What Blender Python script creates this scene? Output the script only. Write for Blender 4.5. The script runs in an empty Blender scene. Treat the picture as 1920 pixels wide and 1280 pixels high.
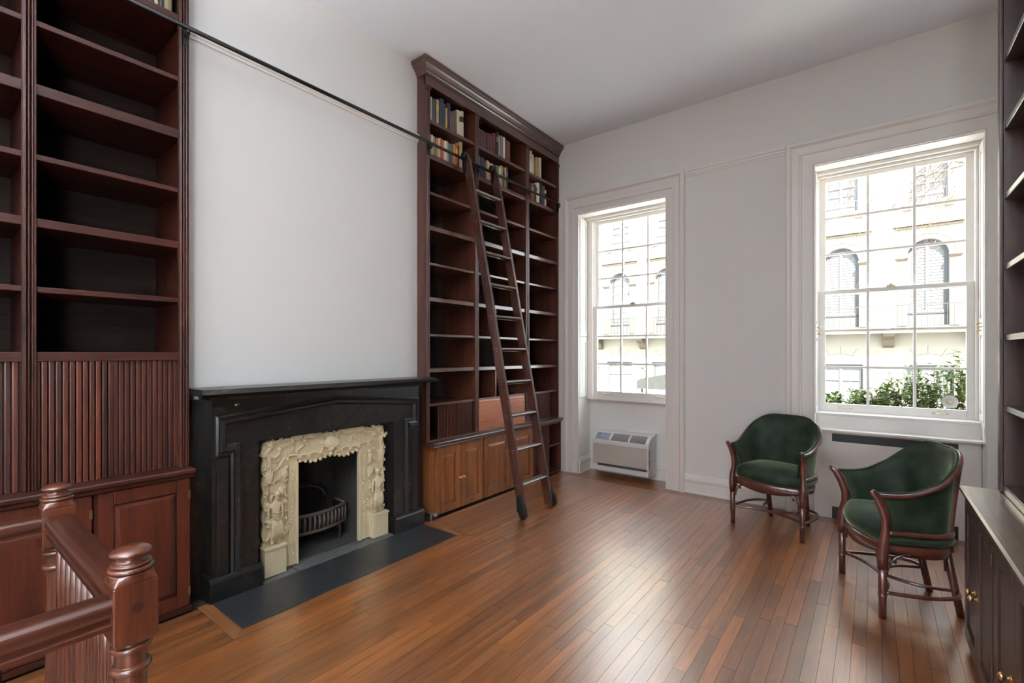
import bpy, bmesh, math, random
from mathutils import Vector, Matrix
random.seed(7)
S = bpy.context.scene
COL = S.collection
PI = math.pi
# ------------------------------------------------------------------ camera
FPX, CX, HY, CAMZ = 880.0, 960.0, 663.0, 1.40          # focal length in px of the 1920x1280 frame
HEAD = math.atan(677.0 / FPX)
cam = bpy.data.cameras.new('camera'); camo = bpy.data.objects.new('camera', cam); COL.objects.link(camo)
cam.sensor_width = 36.0; cam.sensor_fit = 'HORIZONTAL'; cam.lens = FPX / 1920.0 * 36.0
cam.shift_y = (HY - 640.0) / 1920.0; cam.clip_start = 0.02; cam.clip_end = 300
camo.location = (0, 0, CAMZ); camo.rotation_euler = (PI / 2, 0, HEAD)
S.camera = camo
# ------------------------------------------------------------------ world, sun, exposure
W = bpy.data.worlds.new('sky'); S.world = W; W.use_nodes = True
WB = W.node_tree.nodes['Background']; WB.inputs[0].default_value = (0.80, 0.90, 1.0, 1); WB.inputs[1].default_value = 10.0
sun = bpy.data.lights.new('sun', 'SUN'); sun.energy = 58.0; sun.angle = 0.009; sun.color = (1.0, 0.93, 0.82)
suno = bpy.data.objects.new('sun', sun); COL.objects.link(suno)
suno.rotation_euler = Vector((-0.30, 0.62, -0.72)).to_track_quat('-Z', 'Y').to_euler()
S.view_settings.view_transform = 'Standard'; S.view_settings.look = 'None'
S.view_settings.gamma = 1.0; S.view_settings.use_curve_mapping = False
S.view_settings.exposure = 0.12
S.cycles.use_denoising = True
S.cycles.max_bounces = 10; S.cycles.diffuse_bounces = 6; S.cycles.glossy_bounces = 4
S.cycles.transparent_max_bounces = 12
S.cycles.sample_clamp_indirect = 6.0
S.cycles.caustics_reflective = False; S.cycles.caustics_refractive = False
FILL_DISC_EMISSION = 6600.0; FILL_GLOBE_EMISSION = 52.0  # strengths of the two added fill lamps
# ------------------------------------------------------------------ materials
def lin(c): return tuple(((v / 255.0) / 12.92 if v / 255.0 <= .04045 else ((v / 255.0 + .055) / 1.055) ** 2.4) for v in c)
def newmat(name):
    m = bpy.data.materials.new(name); m.use_nodes = True
    nt = m.node_tree; return m, nt, nt.nodes['Principled BSDF']
def plain(name, rgb, rough=.5, metal=0., spec=.5, coat=0., bump=0., bscale=60, var=0., sheen=0.):
    m, nt, b = newmat(name)
    c = lin(rgb); b.inputs['Base Color'].default_value = (*c, 1)
    b.inputs['Roughness'].default_value = rough; b.inputs['Metallic'].default_value = metal
    b.inputs['Specular IOR Level'].default_value = spec
    b.inputs['Coat Weight'].default_value = coat; b.inputs['Coat Roughness'].default_value = .12
    if sheen: b.inputs['Sheen Weight'].default_value = sheen
    if bump or var:
        g = nt.nodes.new('ShaderNodeNewGeometry'); n = nt.nodes.new('ShaderNodeTexNoise')
        n.inputs['Scale'].default_value = bscale; n.inputs['Detail'].default_value = 6
        nt.links.new(g.outputs['Position'], n.inputs['Vector'])
        if bump:
            bp = nt.nodes.new('ShaderNodeBump'); bp.inputs['Strength'].default_value = bump; bp.inputs['Distance'].default_value = .01
            nt.links.new(n.outputs['Fac'], bp.inputs['Height']); nt.links.new(bp.outputs['Normal'], b.inputs['Normal'])
        if var:
            r = nt.nodes.new('ShaderNodeValToRGB')
            r.color_ramp.elements[0].position = .3; r.color_ramp.elements[1].position = .7
            r.color_ramp.elements[0].color = (*[v * (1 - var) for v in c], 1); r.color_ramp.elements[1].color = (*[min(1, v * (1 + var)) for v in c], 1)
            nt.links.new(n.outputs['Fac'], r.inputs['Fac']); nt.links.new(r.outputs['Color'], b.inputs['Base Color'])
    return m
def wood(name, c1, c2, axis='Z', rough=.35, coat=.25, scale=9., attr=False, spec=.5, bump=.12):
    """streaky procedural wood; grain runs along `axis` (object space)"""
    m, nt, b = newmat(name); L = nt.links
    tc = nt.nodes.new('ShaderNodeTexCoord'); mp = nt.nodes.new('ShaderNodeMapping')
    st = {'X': (.07, 1, 1), 'Y': (1, .07, 1), 'Z': (1, 1, .07)}[axis]
    mp.inputs['Scale'].default_value = st
    src = tc.outputs['Object']
    if attr:
        at = nt.nodes.new('ShaderNodeAttribute'); at.attribute_name = 'rnd'
        ad = nt.nodes.new('ShaderNodeVectorMath'); ad.operation = 'MULTIPLY_ADD'
        ad.inputs[1].default_value = (37., 91., 13.)
        L.new(at.outputs['Color'], ad.inputs[0]); L.new(src, ad.inputs[2]); src = ad.outputs[0]
    L.new(src, mp.inputs['Vector'])
    n1 = nt.nodes.new('ShaderNodeTexNoise'); n1.inputs['Scale'].default_value = scale; n1.inputs['Detail'].default_value = 7; n1.inputs['Distortion'].default_value = 1.6
    n2 = nt.nodes.new('ShaderNodeTexNoise'); n2.inputs['Scale'].default_value = scale * 14; n2.inputs['Detail'].default_value = 4
    L.new(mp.outputs['Vector'], n1.inputs['Vector']); L.new(mp.outputs['Vector'], n2.inputs['Vector'])
    mx = nt.nodes.new('ShaderNodeMath'); mx.operation = 'MULTIPLY_ADD'; mx.inputs[1].default_value = .45; 
    L.new(n2.outputs['Fac'], mx.inputs[0]); 
    m2 = nt.nodes.new('ShaderNodeMath'); m2.operation = 'MULTIPLY'; m2.inputs[1].default_value = .62; L.new(n1.outputs['Fac'], m2.inputs[0])
    L.new(m2.outputs[0], mx.inputs[2])
    r = nt.nodes.new('ShaderNodeValToRGB'); e = r.color_ramp.elements
    e[0].position = .36; e[1].position = .70; e[0].color = (*lin(c1), 1); e[1].color = (*lin(c2), 1)
    L.new(mx.outputs[0], r.inputs['Fac'])
    col = r.outputs['Color']
    if attr:
        rr = nt.nodes.new('ShaderNodeValToRGB'); ee = rr.color_ramp.elements
        ee[0].position = 0; ee[0].color = (.62, .56, .56, 1); ee[1].position = 1; ee[1].color = (1.25, 1.12, .95, 1)
        k = ee.new(.35); k.color = (.86, .82, .80, 1); k = ee.new(.7); k.color = (1.02, .96, .90, 1)
        L.new(at.outputs['Fac'], rr.inputs['Fac'])
        mm = nt.nodes.new('ShaderNodeMix'); mm.data_type = 'RGBA'; mm.blend_type = 'MULTIPLY'; mm.inputs['Factor'].default_value = 1
        L.new(col, mm.inputs['A']); L.new(rr.outputs['Color'], mm.inputs['B']); col = mm.outputs['Result']
    L.new(col, b.inputs['Base Color'])
    b.inputs['Roughness'].default_value = rough; b.inputs['Coat Weight'].default_value = coat
    b.inputs['Coat Roughness'].default_value = .18; b.inputs['Specular IOR Level'].default_value = spec
    bp = nt.nodes.new('ShaderNodeBump'); bp.inputs['Strength'].default_value = bump; bp.inputs['Distance'].default_value = .004
    L.new(n2.outputs['Fac'], bp.inputs['Height']); L.new(bp.outputs['Normal'], b.inputs['Normal'])
    return m
M = {}
M['plaster'] = plain('plaster', (223, 222, 219), .75, bump=.05, bscale=9, spec=.25)
M['ceiling'] = plain('ceiling_paint', (234, 239, 246), .85, spec=.2)
M['trim'] = plain('white_gloss_paint', (228, 224, 219), .35, bump=.03, bscale=25)
M['mah_z'] = wood('mahogany_upright', (42, 20, 13), (80, 42, 29), 'Z', .38, .25)
M['mah_y'] = wood('mahogany_shelf', (43, 21, 14), (86, 47, 33), 'Y', .30, .6, spec=.8)
M['mahL_z'] = wood('red_mahogany_upright', (28, 10, 6), (64, 26, 15), 'Z', .45, .10, spec=.3)
M['mahL_y'] = wood('red_mahogany_shelf', (28, 11, 7), (62, 26, 16), 'Y', .45, .10, spec=.3)
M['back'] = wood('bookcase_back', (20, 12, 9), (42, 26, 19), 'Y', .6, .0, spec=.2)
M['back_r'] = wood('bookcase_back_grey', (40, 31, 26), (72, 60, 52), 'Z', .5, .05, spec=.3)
M['rung'] = wood('worn_rung_wood', (78, 68, 62), (120, 108, 100), 'Y', .3, .6)
M['slat'] = wood('tambour_wood', (30, 13, 8), (74, 34, 21), 'Z', .45, .08, attr=True, spec=.3)
M['door'] = wood('walnut_door', (82, 45, 21), (140, 84, 45), 'Z', .36, .25)
M['doorL'] = wood('cherry_door', (36, 12, 6), (78, 31, 16), 'Z', .42, .15, spec=.35)
M['fall'] = wood('fall_front_wood', (134, 76, 52), (178, 112, 82), 'Y', .4, .25)
M['ladder'] = wood('ladder_wood', (38, 20, 15), (72, 41, 31), 'Z', .30, .5)
M['floor'] = wood('oak_plank', (92, 52, 25), (160, 101, 53), 'Y', .30, 1., 7, attr=True, spec=1., bump=.10)
for m_ in ('floor',):
    b_ = M[m_].node_tree.nodes['Principled BSDF']; b_.inputs['Coat IOR'].default_value = 1.7; b_.inputs['Coat Roughness'].default_value = .285
M['floorx'] = wood('oak_border', (100, 62, 36), (150, 100, 60), 'X', .32, .5, 7, attr=True, spec=.6)
M['newel'] = wood('newel_wood', (44, 19, 10), (82, 41, 24), 'Z', .30, .3, spec=.4)
M['newel_y'] = wood('handrail_wood', (38, 16, 9), (72, 35, 21), 'Y', .30, .3, spec=.4)
M['newel_x'] = wood('handrail_wood_cross', (38, 16, 9), (72, 35, 21), 'X', .30, .3, spec=.4)
M['chairwood'] = wood('chair_mahogany', (46, 20, 15), (88, 44, 33), 'Z', .30, .4)
M['dark_y'] = wood('dark_walnut', (36, 22, 17), (64, 42, 33), 'Y', .30, .8, spec=.9)
M['dark_z'] = wood('dark_walnut_upright', (34, 19, 15), (62, 38, 30), 'Z', .4, .2)
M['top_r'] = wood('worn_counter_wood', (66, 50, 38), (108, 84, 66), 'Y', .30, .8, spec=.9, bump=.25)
M['subfloor'] = plain('subfloor', (30, 20, 14), .9)
M['iron'] = plain('black_iron', (34, 32, 31), .38, metal=.6, bump=.1, bscale=120)
M['grate'] = plain('rusted_grate_iron', (72, 62, 55), .6, metal=.35, bump=.25, bscale=90, var=.35)
M['soot'] = plain('sooty_brick', (34, 31, 28), .9, bump=.3, bscale=22, var=.45)
M['slate'] = plain('black_slate', (33, 34, 35), .40, bump=.06, bscale=14, var=.15, spec=.5)
M['slate2'] = plain('grey_hearth_stone', (74, 74, 73), .5, bump=.15, bscale=40, var=.2)
M['cream'] = plain('cream_enamel', (214, 200, 166), .40, bump=.05, bscale=60, var=.06)
M['brass'] = plain('brass', (190, 150, 90), .28, metal=1.)
M['oldbrass'] = plain('tarnished_brass', (120, 92, 56), .45, metal=.8)
M['lift'] = plain('worn_painted_brass', (206, 194, 168), .4, metal=.2)
M['chrome'] = plain('steel', (170, 165, 160), .3, metal=1.)
M['dull'] = plain('dull_pipe', (92, 88, 84), .5, metal=.5)
M['black'] = plain('matt_black', (16, 16, 17), .6)
M['ac_white'] = plain('white_plastic', (214, 214, 214), .4)
M['ac_panel'] = plain('grey_beige_plastic', (176, 167, 158), .4)
M['ac_dark'] = plain('vent_dark', (50, 48, 46), .6)
M['lcd'] = plain('control_panel_grey', (134, 142, 156), .25)
def marble():
    m, nt, b = newmat('black_marble'); L = nt.links
    g = nt.nodes.new('ShaderNodeNewGeometry')
    n = nt.nodes.new('ShaderNodeTexNoise'); n.inputs['Scale'].default_value = 5; n.inputs['Detail'].default_value = 9; n.inputs['Distortion'].default_value = 2.5
    L.new(g.outputs['Position'], n.inputs['Vector'])
    v = nt.nodes.new('ShaderNodeTexVoronoi'); v.feature = 'DISTANCE_TO_EDGE'; v.inputs['Scale'].default_value = 9
    mxv = nt.nodes.new('ShaderNodeVectorMath'); mxv.operation = 'MULTIPLY_ADD'; mxv.inputs[1].default_value = (.35, .35, .35)
    L.new(n.outputs['Color'], mxv.inputs[0]); L.new(g.outputs['Position'], mxv.inputs[2]); L.new(mxv.outputs[0], v.inputs['Vector'])
    r = nt.nodes.new('ShaderNodeValToRGB'); e = r.color_ramp.elements
    e[0].position = 0; e[0].color = (*lin((130, 110, 85)), 1); e[1].position = .012; e[1].color = (0, 0, 0, 1)
    L.new(v.outputs['Distance'], r.inputs['Fac'])
    r2 = nt.nodes.new('ShaderNodeValToRGB'); e = r2.color_ramp.elements
    e[0].position = .35; e[0].color = (*lin((15, 15, 15)), 1); e[1].position = .75; e[1].color = (*lin((30, 27, 24)), 1)
    L.new(n.outputs['Fac'], r2.inputs['Fac'])
    n3 = nt.nodes.new('ShaderNodeTexNoise'); n3.inputs['Scale'].default_value = 11; L.new(g.outputs['Position'], n3.inputs['Vector'])
    r3 = nt.nodes.new('ShaderNodeValToRGB'); r3.color_ramp.elements[0].position = .52; r3.color_ramp.elements[1].position = .60
    L.new(n3.outputs['Fac'], r3.inputs['Fac'])
    mu = nt.nodes.new('ShaderNodeMix'); mu.data_type = 'RGBA'; mu.blend_type = 'MULTIPLY'; mu.inputs['Factor'].default_value = 1
    L.new(r.outputs['Color'], mu.inputs['A']); L.new(r3.outputs['Color'], mu.inputs['B'])
    ad = nt.nodes.new('ShaderNodeMix'); ad.data_type = 'RGBA'; ad.blend_type = 'ADD'; ad.inputs['Factor'].default_value = .8
    L.new(r2.outputs['Color'], ad.inputs['A']); L.new(mu.outputs['Result'], ad.inputs['B'])
    L.new(ad.outputs['Result'], b.inputs['Base Color']); b.inputs['Roughness'].default_value = .30
    return m
M['marble'] = marble()
def velvet(name, c, c2):
    m, nt, b = newmat(name); L = nt.links
    g = nt.nodes.new('ShaderNodeNewGeometry'); n = nt.nodes.new('ShaderNodeTexNoise'); n.inputs['Scale'].default_value = 11; n.inputs['Detail'].default_value = 4
    L.new(g.outputs['Position'], n.inputs['Vector'])
    r = nt.nodes.new('ShaderNodeValToRGB'); e = r.color_ramp.elements; e[0].position = .35; e[1].position = .68
    e[0].color = (*lin(c), 1); e[1].color = (*lin(c2), 1); L.new(n.outputs['Fac'], r.inputs['Fac']); L.new(r.outputs['Color'], b.inputs['Base Color'])
    b.inputs['Roughness'].default_value = .65; b.inputs['Sheen Weight'].default_value = 1.; b.inputs['Sheen Roughness'].default_value = .3
    b.inputs['Sheen Tint'].default_value = (*lin((178, 190, 150)), 1); b.inputs['Specular IOR Level'].default_value = .2
    return m
M['velvet'] = velvet('green_velvet', (12, 19, 11), (34, 46, 29))  # lighter noise patches put velvet highlights into the colour
def glass():
    m = bpy.data.materials.new('window_glass'); m.use_nodes = True; nt = m.node_tree; nt.nodes.clear()
    o = nt.nodes.new('ShaderNodeOutputMaterial'); t = nt.nodes.new('ShaderNodeBsdfTransparent'); t.inputs[0].default_value = (.97, .98, .97, 1)
    g = nt.nodes.new('ShaderNodeBsdfGlossy'); g.inputs['Roughness'].default_value = .02
    x = nt.nodes.new('ShaderNodeMixShader'); x.inputs[0].default_value = .006
    nt.links.new(t.outputs[0], x.inputs[1]); nt.links.new(g.outputs[0], x.inputs[2]); nt.links.new(x.outputs[0], o.inputs[0]); return m
M['glass'] = glass()
# outside
M['stucco'] = plain('cream_stucco', (127, 120, 107), .9, bump=.05, bscale=8)
M['stone'] = plain('tan_limestone', (86, 76, 62), .9)
M['f_frame'] = plain('facade_grey_paint', (58, 59, 61), .7)
M['f_white'] = plain('facade_white_paint', (86, 86, 89), .7)
M['f_pane'] = plain('facade_window_glass', (60, 63, 62), .15)
M['f_blind'] = plain('facade_blind', (95, 94, 89), .8)
M['f_iron'] = plain('railing_iron', (30, 29, 28), .7)
M['asphalt'] = plain('asphalt', (140, 140, 138), .9)
M['pavement'] = plain('pavement', (206, 202, 194), .9)
M['far_pavement'] = plain('dark_pavement', (72, 71, 69), .9)
M['awning'] = plain('grey_canvas', (34, 34, 33), .9, var=.2, bscale=14)
M['bark'] = plain('bare_bark', (58, 48, 39), .9)
M['leaf'] = plain('laurel_leaf', (98, 112, 54), .35, var=.35, bscale=30)
M['stem'] = plain('shrub_stem', (84, 84, 46), .8)
M['decal'] = plain('white_decal', (216, 213, 208), .6)
M['decal2'] = plain('decal_rose', (206, 182, 172), .6)
M['decal3'] = plain('decal_gold', (214, 198, 150), .6)
M['lampglass'] = None
# ------------------------------------------------------------------ mesh builder
class MB:
    def __init__(s): s.v = []; s.f = []; s.sm = []; s.att = []
    def add(s, vs, fs, smooth=False, a=0.):
        n = len(s.v); s.v += [tuple(p) for p in vs]; s.f += [tuple(i + n for i in f) for f in fs]
        s.sm += [smooth] * len(fs); s.att += [a] * len(vs); return s
    def box(s, x0, x1, y0, y1, z0, z1, a=0.):
        x0, x1 = min(x0, x1), max(x0, x1); y0, y1 = min(y0, y1), max(y0, y1); z0, z1 = min(z0, z1), max(z0, z1)
        return s.add([(x0, y0, z0), (x1, y0, z0), (x1, y1, z0), (x0, y1, z0), (x0, y0, z1), (x1, y0, z1), (x1, y1, z1), (x0, y1, z1)],
                     [(3, 2, 1, 0), (4, 5, 6, 7), (0, 1, 5, 4), (1, 2, 6, 5), (2, 3, 7, 6), (3, 0, 4, 7)], a=a)
    def prism(s, poly, axis, a0, a1, smooth=False):
        """extrude 2-D polygon along an axis; poly in the other two axes, order (X:y,z) (Y:x,z) (Z:x,y)"""
        def P(p, t): return {'X': (t, p[0], p[1]), 'Y': (p[0], t, p[1]), 'Z': (p[0], p[1], t)}[axis]
        n = len(poly); vs = [P(p, a0) for p in poly] + [P(p, a1) for p in poly]
        s.add(vs, [(i, (i + 1) % n, n + (i + 1) % n, n + i) for i in range(n)], smooth)
        b = len(s.v) - 2 * n
        s.f += [tuple(b + i for i in reversed(range(n))), tuple(b + n + i for i in range(n))]; s.sm += [False, False]; return s
    def loft(s, rings, closed=True, caps=True, smooth=True):
        n = len(rings[0]); vs = [p for r in rings for p in r]; fs = []
        for k in range(len(rings) - 1):
            for i in range(n if closed else n - 1):
                j = (i + 1) % n; fs.append((k * n + i, k * n + j, (k + 1) * n + j, (k + 1) * n + i))
        s.add(vs, fs, smooth)
        if caps and closed:
            b = len(s.v) - len(vs)
            s.f += [tuple(b + i for i in reversed(range(n))), tuple(b + (len(rings) - 1) * n + i for i in range(n))]; s.sm += [False, False]
        return s
    def tube(s, pts, rad, n=8, closed=False, flat=1., up=None, caps=True):
        pts = [Vector(p) for p in pts]; m = len(pts)
        if not hasattr(rad, '__len__'): rad = [rad] * m
        tang = []
        for i in range(m):
            a = pts[(i - 1) % m] if (closed or i > 0) else pts[i]; b = pts[(i + 1) % m] if (closed or i < m - 1) else pts[i]
            t = (b - a); t = t.normalized() if t.length > 1e-9 else Vector((0, 0, 1)); tang.append(t)
        u = Vector(up) if up else (Vector((0, 0, 1)) if abs(tang[0].z) < .9 else Vector((1, 0, 0)))
        rings = []
        for i in range(m):
            t = tang[i]; u = (u - t * u.dot(t))
            u = u.normalized() if u.length > 1e-6 else t.orthogonal().normalized()
            w = t.cross(u)
            rings.append([pts[i] + (u * math.cos(2 * PI * k / n) * flat + w * math.sin(2 * PI * k / n)) * rad[i] for k in range(n)])
        if closed: rings.append(rings[0])
        return s.loft(rings, caps=caps and not closed)
    def lathe(s, prof, c=(0, 0, 0), n=20, axis='Z'):
        rings = []
        for r, h in prof:
            ring = []
            for k in range(n):
                a = 2 * PI * k / n; x, y = r * math.cos(a), r * math.sin(a)
                ring.append({'Z': (c[0] + x, c[1] + y, c[2] + h), 'X': (c[0] + h, c[1] + x, c[2] + y), 'Y': (c[0] + y, c[1] + h, c[2] + x)}[axis])
            rings.append(ring)
        return s.loft(rings)
    def sphere(s, c, r, n=10, m=6, sc=(1, 1, 1)):
        rings = []
        for j in range(m + 1):
            t = PI * j / m; rr = max(r * math.sin(t), 1e-5); h = -r * math.cos(t)
            rings.append([(c[0] + rr * math.cos(2 * PI * k / n) * sc[0], c[1] + rr * math.sin(2 * PI * k / n) * sc[1], c[2] + h * sc[2]) for k in range(n)])
        return s.loft(rings)
    def xf(s, mat):
        s.v = [tuple(mat @ Vector(p)) for p in s.v]; return s
    def build(s, name, mat, parent=None, bev=0., seg=2, kind=None, label=None, group=None, cat=None, attr=False):
        me = bpy.data.meshes.new(name); me.from_pydata(s.v, [], s.f); me.update()
        me.polygons.foreach_set('use_smooth', s.sm)
        if attr:
            at = me.color_attributes.new('rnd', 'FLOAT_COLOR', 'POINT')
            at.data.foreach_set('color', [c for a in s.att for c in (a, a, a, 1.)])
        bm = bmesh.new(); bm.from_mesh(me); bmesh.ops.recalc_face_normals(bm, faces=bm.faces); bm.to_mesh(me); bm.free()
        o = bpy.data.objects.new(name, me); COL.objects.link(o)
        if mat: me.materials.append(mat if not isinstance(mat, str) else M[mat])
        if bev:
            b = o.modifiers.new('bevel', 'BEVEL'); b.width = bev; b.segments = seg; b.limit_method = 'ANGLE'; b.angle_limit = math.radians(35); b.harden_normals = False
        setp(o, parent); tag(o, label, cat, group, kind); return o
def setp(o, parent):
    if parent is not None:
        o.parent = parent
        if not parent.get('_local'): o.matrix_parent_inverse = Matrix.Translation(-world_loc(parent))
def world_loc(p):
    l = Vector(p.location) if not p.parent else Vector((0, 0, 0))
    return l
def tag(o, label=None, cat=None, group=None, kind=None):
    for k, v in (('label', label), ('category', cat), ('group', group), ('kind', kind)):
        if v: o[k] = v
    return o
def thing(name, label, cat, loc=(0, 0, 0), rz=0., group=None, kind=None, local=False):
    o = bpy.data.objects.new(name, None); COL.objects.link(o); o.empty_display_size = .1
    o.location = loc; o.rotation_euler = (0, 0, rz)
    if local: LOCAL.add(o.name)
    return tag(o, label, cat, group, kind)
LOCAL = set()
def setp(o, parent):
    if parent is None: return
    o.parent = parent
    root = parent
    while root.parent: root = root.parent
    if root.name in LOCAL: return            # children given in the thing's own coordinates
    if parent.parent is None: o.matrix_parent_inverse = Matrix.Translation(-Vector(parent.location))
def copy_tree(o, parent=None):
    c = o.copy(); COL.objects.link(c)
    if parent: c.parent = parent
    if o.name in LOCAL: LOCAL.add(c.name)
    for ch in list(o.children): copy_tree(ch, c)
    return c
def B(*a, **k): return MB().box(*a, **k)
# ------------------------------------------------------------------ the room shell
XP, XALC, XR, YW, YB, ZC = -3.13, -3.50, 0.92, 4.86, -4.60, 3.905
def strct(name, mb, mat, parent=None, **k): return mb.build(name, mat, parent, kind=None if parent else 'structure', **k)
flo = B(XALC, XR, .30, YW + .02, -.12, -.02).box(XALC, -2.20, YB, .30, -.12, -.02).box(-1.32, XR, YB, .30, -.12, -.02).box(-2.20, -1.32, YB, -2.9, -.12, -.02).box(-2.80, -1.60, YW + .02, 5.14, -.12, -.02)
floor = strct('floor', flo, 'subfloor'); floor['label'] = 'oak strip floor of narrow brown planks'
strct('ceiling', B(XALC, XR, YB, YW, ZC, ZC + .12), 'ceiling')['label'] = 'plain white flat ceiling'
strct('wall_left', B(XALC - .12, XALC, YB, 5.25, 0, ZC), 'plaster')['label'] = 'white wall behind the bookcases'
cb = MB()
cb.box(XALC, XP, .99, 1.36, 0, .90).box(XALC, XP, 2.31, 2.722, 0, .90).box(XALC, XP, .99, 2.722, .90, ZC)
strct('wall_chimney', cb, 'plaster')['label'] = 'white plaster chimney breast above the black mantel'
strct('wall_right', B(XR, XR + .12, YB, 5.25, -.1, ZC), 'plaster')['label'] = 'white wall behind the right bookcase'
strct('wall_back', B(XALC, XR, YB - .12, YB, 0, ZC), 'plaster')['label'] = 'plain white rear wall'
ww = MB()
O1 = (-2.745, -1.655); O2 = (-.41, .66); ZH = 3.03
ww.box(XALC, O1[0], YW, 5.25, -.1, ZC).box(O1[1], O2[0], YW, 5.25, -.1, ZC).box(O2[1], XR, YW, 5.25, -.1, ZC)
ww.box(*O1, YW, 5.25, ZH, ZC).box(*O2, YW, 5.25, ZH, ZC)
ww.box(*O1, 5.13, 5.25, -.1, .86).box(*O2, 4.97, 5.25, -.1, .86).box(*O2, 4.849, 4.97, -.1, .70)
strct('wall_window', ww, 'plaster')['label'] = 'white street wall holding the two tall windows'
# stairwell below the floor opening
for nm, bx_ in (('left', (-2.24, -2.205, -2.9, .34, -2.6, -.121)), ('right', (-1.315, -1.28, -2.9, .34, -2.6, -.121)), ('far', (-2.2, -1.32, .305, .34, -2.6, -.121)), ('near', (-2.2, -1.32, -2.94, -2.905, -2.6, -.121))):
    strct('wall_stairwell_' + nm, B(*bx_), 'plaster')['label'] = f'white {nm} wall of the stair opening'
st = thing('staircase', 'dark wooden steps going down inside the railed floor opening', 'stairs', (-1.76, -1.2, -2.6))
for i in range(13): B(-2.2, -1.32, -2.65 + .225 * i, -2.65 + .225 * (i + 1) + .02, -.19 * (i + 1) - .04, -.19 * (i + 1)).build('step', 'newel_x', st)
# ---- planks
def proj_area(x0, x1, y0, y1):
    pts = []
    F = (-math.sin(HEAD), math.cos(HEAD)); R = (math.cos(HEAD), math.sin(HEAD))
    for x, y in ((x0, y0), (x1, y0), (x1, y1), (x0, y1)):
        d = max(.25, x * F[0] + y * F[1]); u = CX + FPX * (x * R[0] + y * R[1]) / d; v = HY + FPX * CAMZ / d
        pts.append((min(max(u, 0), 1920), min(max(v, 0), 1280)))
    return abs(sum(pts[i][0] * pts[(i + 1) % 4][1] - pts[(i + 1) % 4][0] * pts[i][1] for i in range(4))) / 2
planks = []
PW = .057
rows = [(-2.475 + PW * k, -2.475 + PW * (k + 1)) for k in range(-8, 60)]
for x0, x1 in rows:
    x1 = min(x1, XR)
    if x1 - x0 < .01 or x1 < -2.95: continue
    x0 = max(x0, -2.955)
    xm = (x0 + x1) / 2
    segs = [(-.9, 4.70)] if xm > -1.30 or xm < -2.24 else [(.345, 4.70)]
    if xm < -2.475: segs = [(-.9, .992), (2.673, 4.70)]
    for a, b_ in segs:
        y = a - random.random() * .5
        while y < b_:
            l = random.choice((.45, .6, .8, 1.0, 1.25, 1.5)) * random.uniform(.85, 1.15)
            e = y + l
            if b_ - e < .22: e = b_
            p0, p1 = max(y, a), min(e, b_)
            if p1 - p0 > .03: planks.append((x0, x1, p0, p1))
            y = e
planks.sort(key=lambda p: -proj_area(*p))
rest = MB()
for i, (x0, x1, y0, y1) in enumerate(planks):
    g = .0006; r = random.random(); h = random.uniform(-.0005, .0003)
    bx_ = (x0 + g, x1 - g, y0 + g, y1 - g, -.02, h)
    if i < 285: MB().box(*bx_, a=r).build('plank', 'floor', floor, attr=True)
    else: rest.box(*bx_, a=r)
rest.box(XALC, -2.24, YB, -.9, -.02, 0, .5).box(-1.30, XR, YB, -.9, -.02, 0, .6).box(-2.24, -1.3, YB, -2.9, -.02, 0, .4)
rest.build('plank_field', 'floor', floor, attr=True, kind='stuff')
def brd(*b, mat='floorx', bev=0):
    return MB().box(*b, a=random.uniform(.25, .8)).build('border_board', mat, floor, attr=True)
xx = -2.955
while xx < XR - .01:                                  # boards laid along the window wall
    e = min(XR, xx + random.uniform(.9, 1.5))
    brd(xx + .0006, e - .0006, 4.701, 4.762, -.02, 0); xx = e
xx = -2.955
while xx < XR - .01:
    e = min(XR, xx + random.uniform(.9, 1.5)); brd(xx + .0006, e - .0006, 4.763, 4.86, -.02, 0); xx = e
for k in range(4): brd(-2.744, -1.656, 4.861 + k * .067, 4.861 + k * .067 + .066, -.02, 0)
def mitre(poly): return MB().prism(poly, 'Z', -.02, .0003)
for poly, m_ in (([(-2.955, 1.057), (-2.955, .993), (-2.476, .993), (-2.54, 1.057)], 'floorx'),
             ([(-2.476, .994), (-2.476, 2.671), (-2.54, 2.607), (-2.54, 1.058)], 'floor'),
             ([(-2.476, 2.672), (-2.955, 2.672), (-2.955, 2.608), (-2.54, 2.608)], 'floorx')):
    mb = mitre(poly); mb.att = [.55] * len(mb.v); mb.build('border_board', m_, floor, attr=True)
# ---- trims
def trim_y(name, x, y0, y1, prof, lab):               # profile (out, z), extruded along Y on a wall facing +X
    o = MB().prism([(x + a, z) for a, z in prof], 'Y', y0, y1).build(name, 'trim', kind='structure'); o['label'] = lab; return o
def trim_x(name, y, x0, x1, prof, lab, parent=None):   # on the window wall, facing -Y
    o = MB().prism([(y - a, z) for a, z in prof], 'X', x0, x1).build(name, 'trim', parent, kind=None if parent else 'structure')
    if not parent: o['label'] = lab
    return o
PR = [(0, 3.222), (.010, 3.222), (.012, 3.236), (.020, 3.243), (.022, 3.262), (.030, 3.270), (.032, 3.288), (.0, 3.294)]
trim_y('trim_1', XP, .99, 2.722, PR, 'white picture rail moulding across the chimney breast')
PR2 = [(a, z - .03) for a, z in PR]
trim_x('trim_2', YW, -1.515, -.621, PR2, 'white picture rail moulding between the two windows')
BB = [(0, 0), (.030, 0), (.030, .012), (.020, .018), (.020, .112), (.026, .118), (.026, .140), (.016, .150), (.012, .172), (.006, .184), (0, .186)]
trim_x('baseboard_window', YW, -1.515, -.621, BB, 'tall moulded white baseboard between the two windows')
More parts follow.
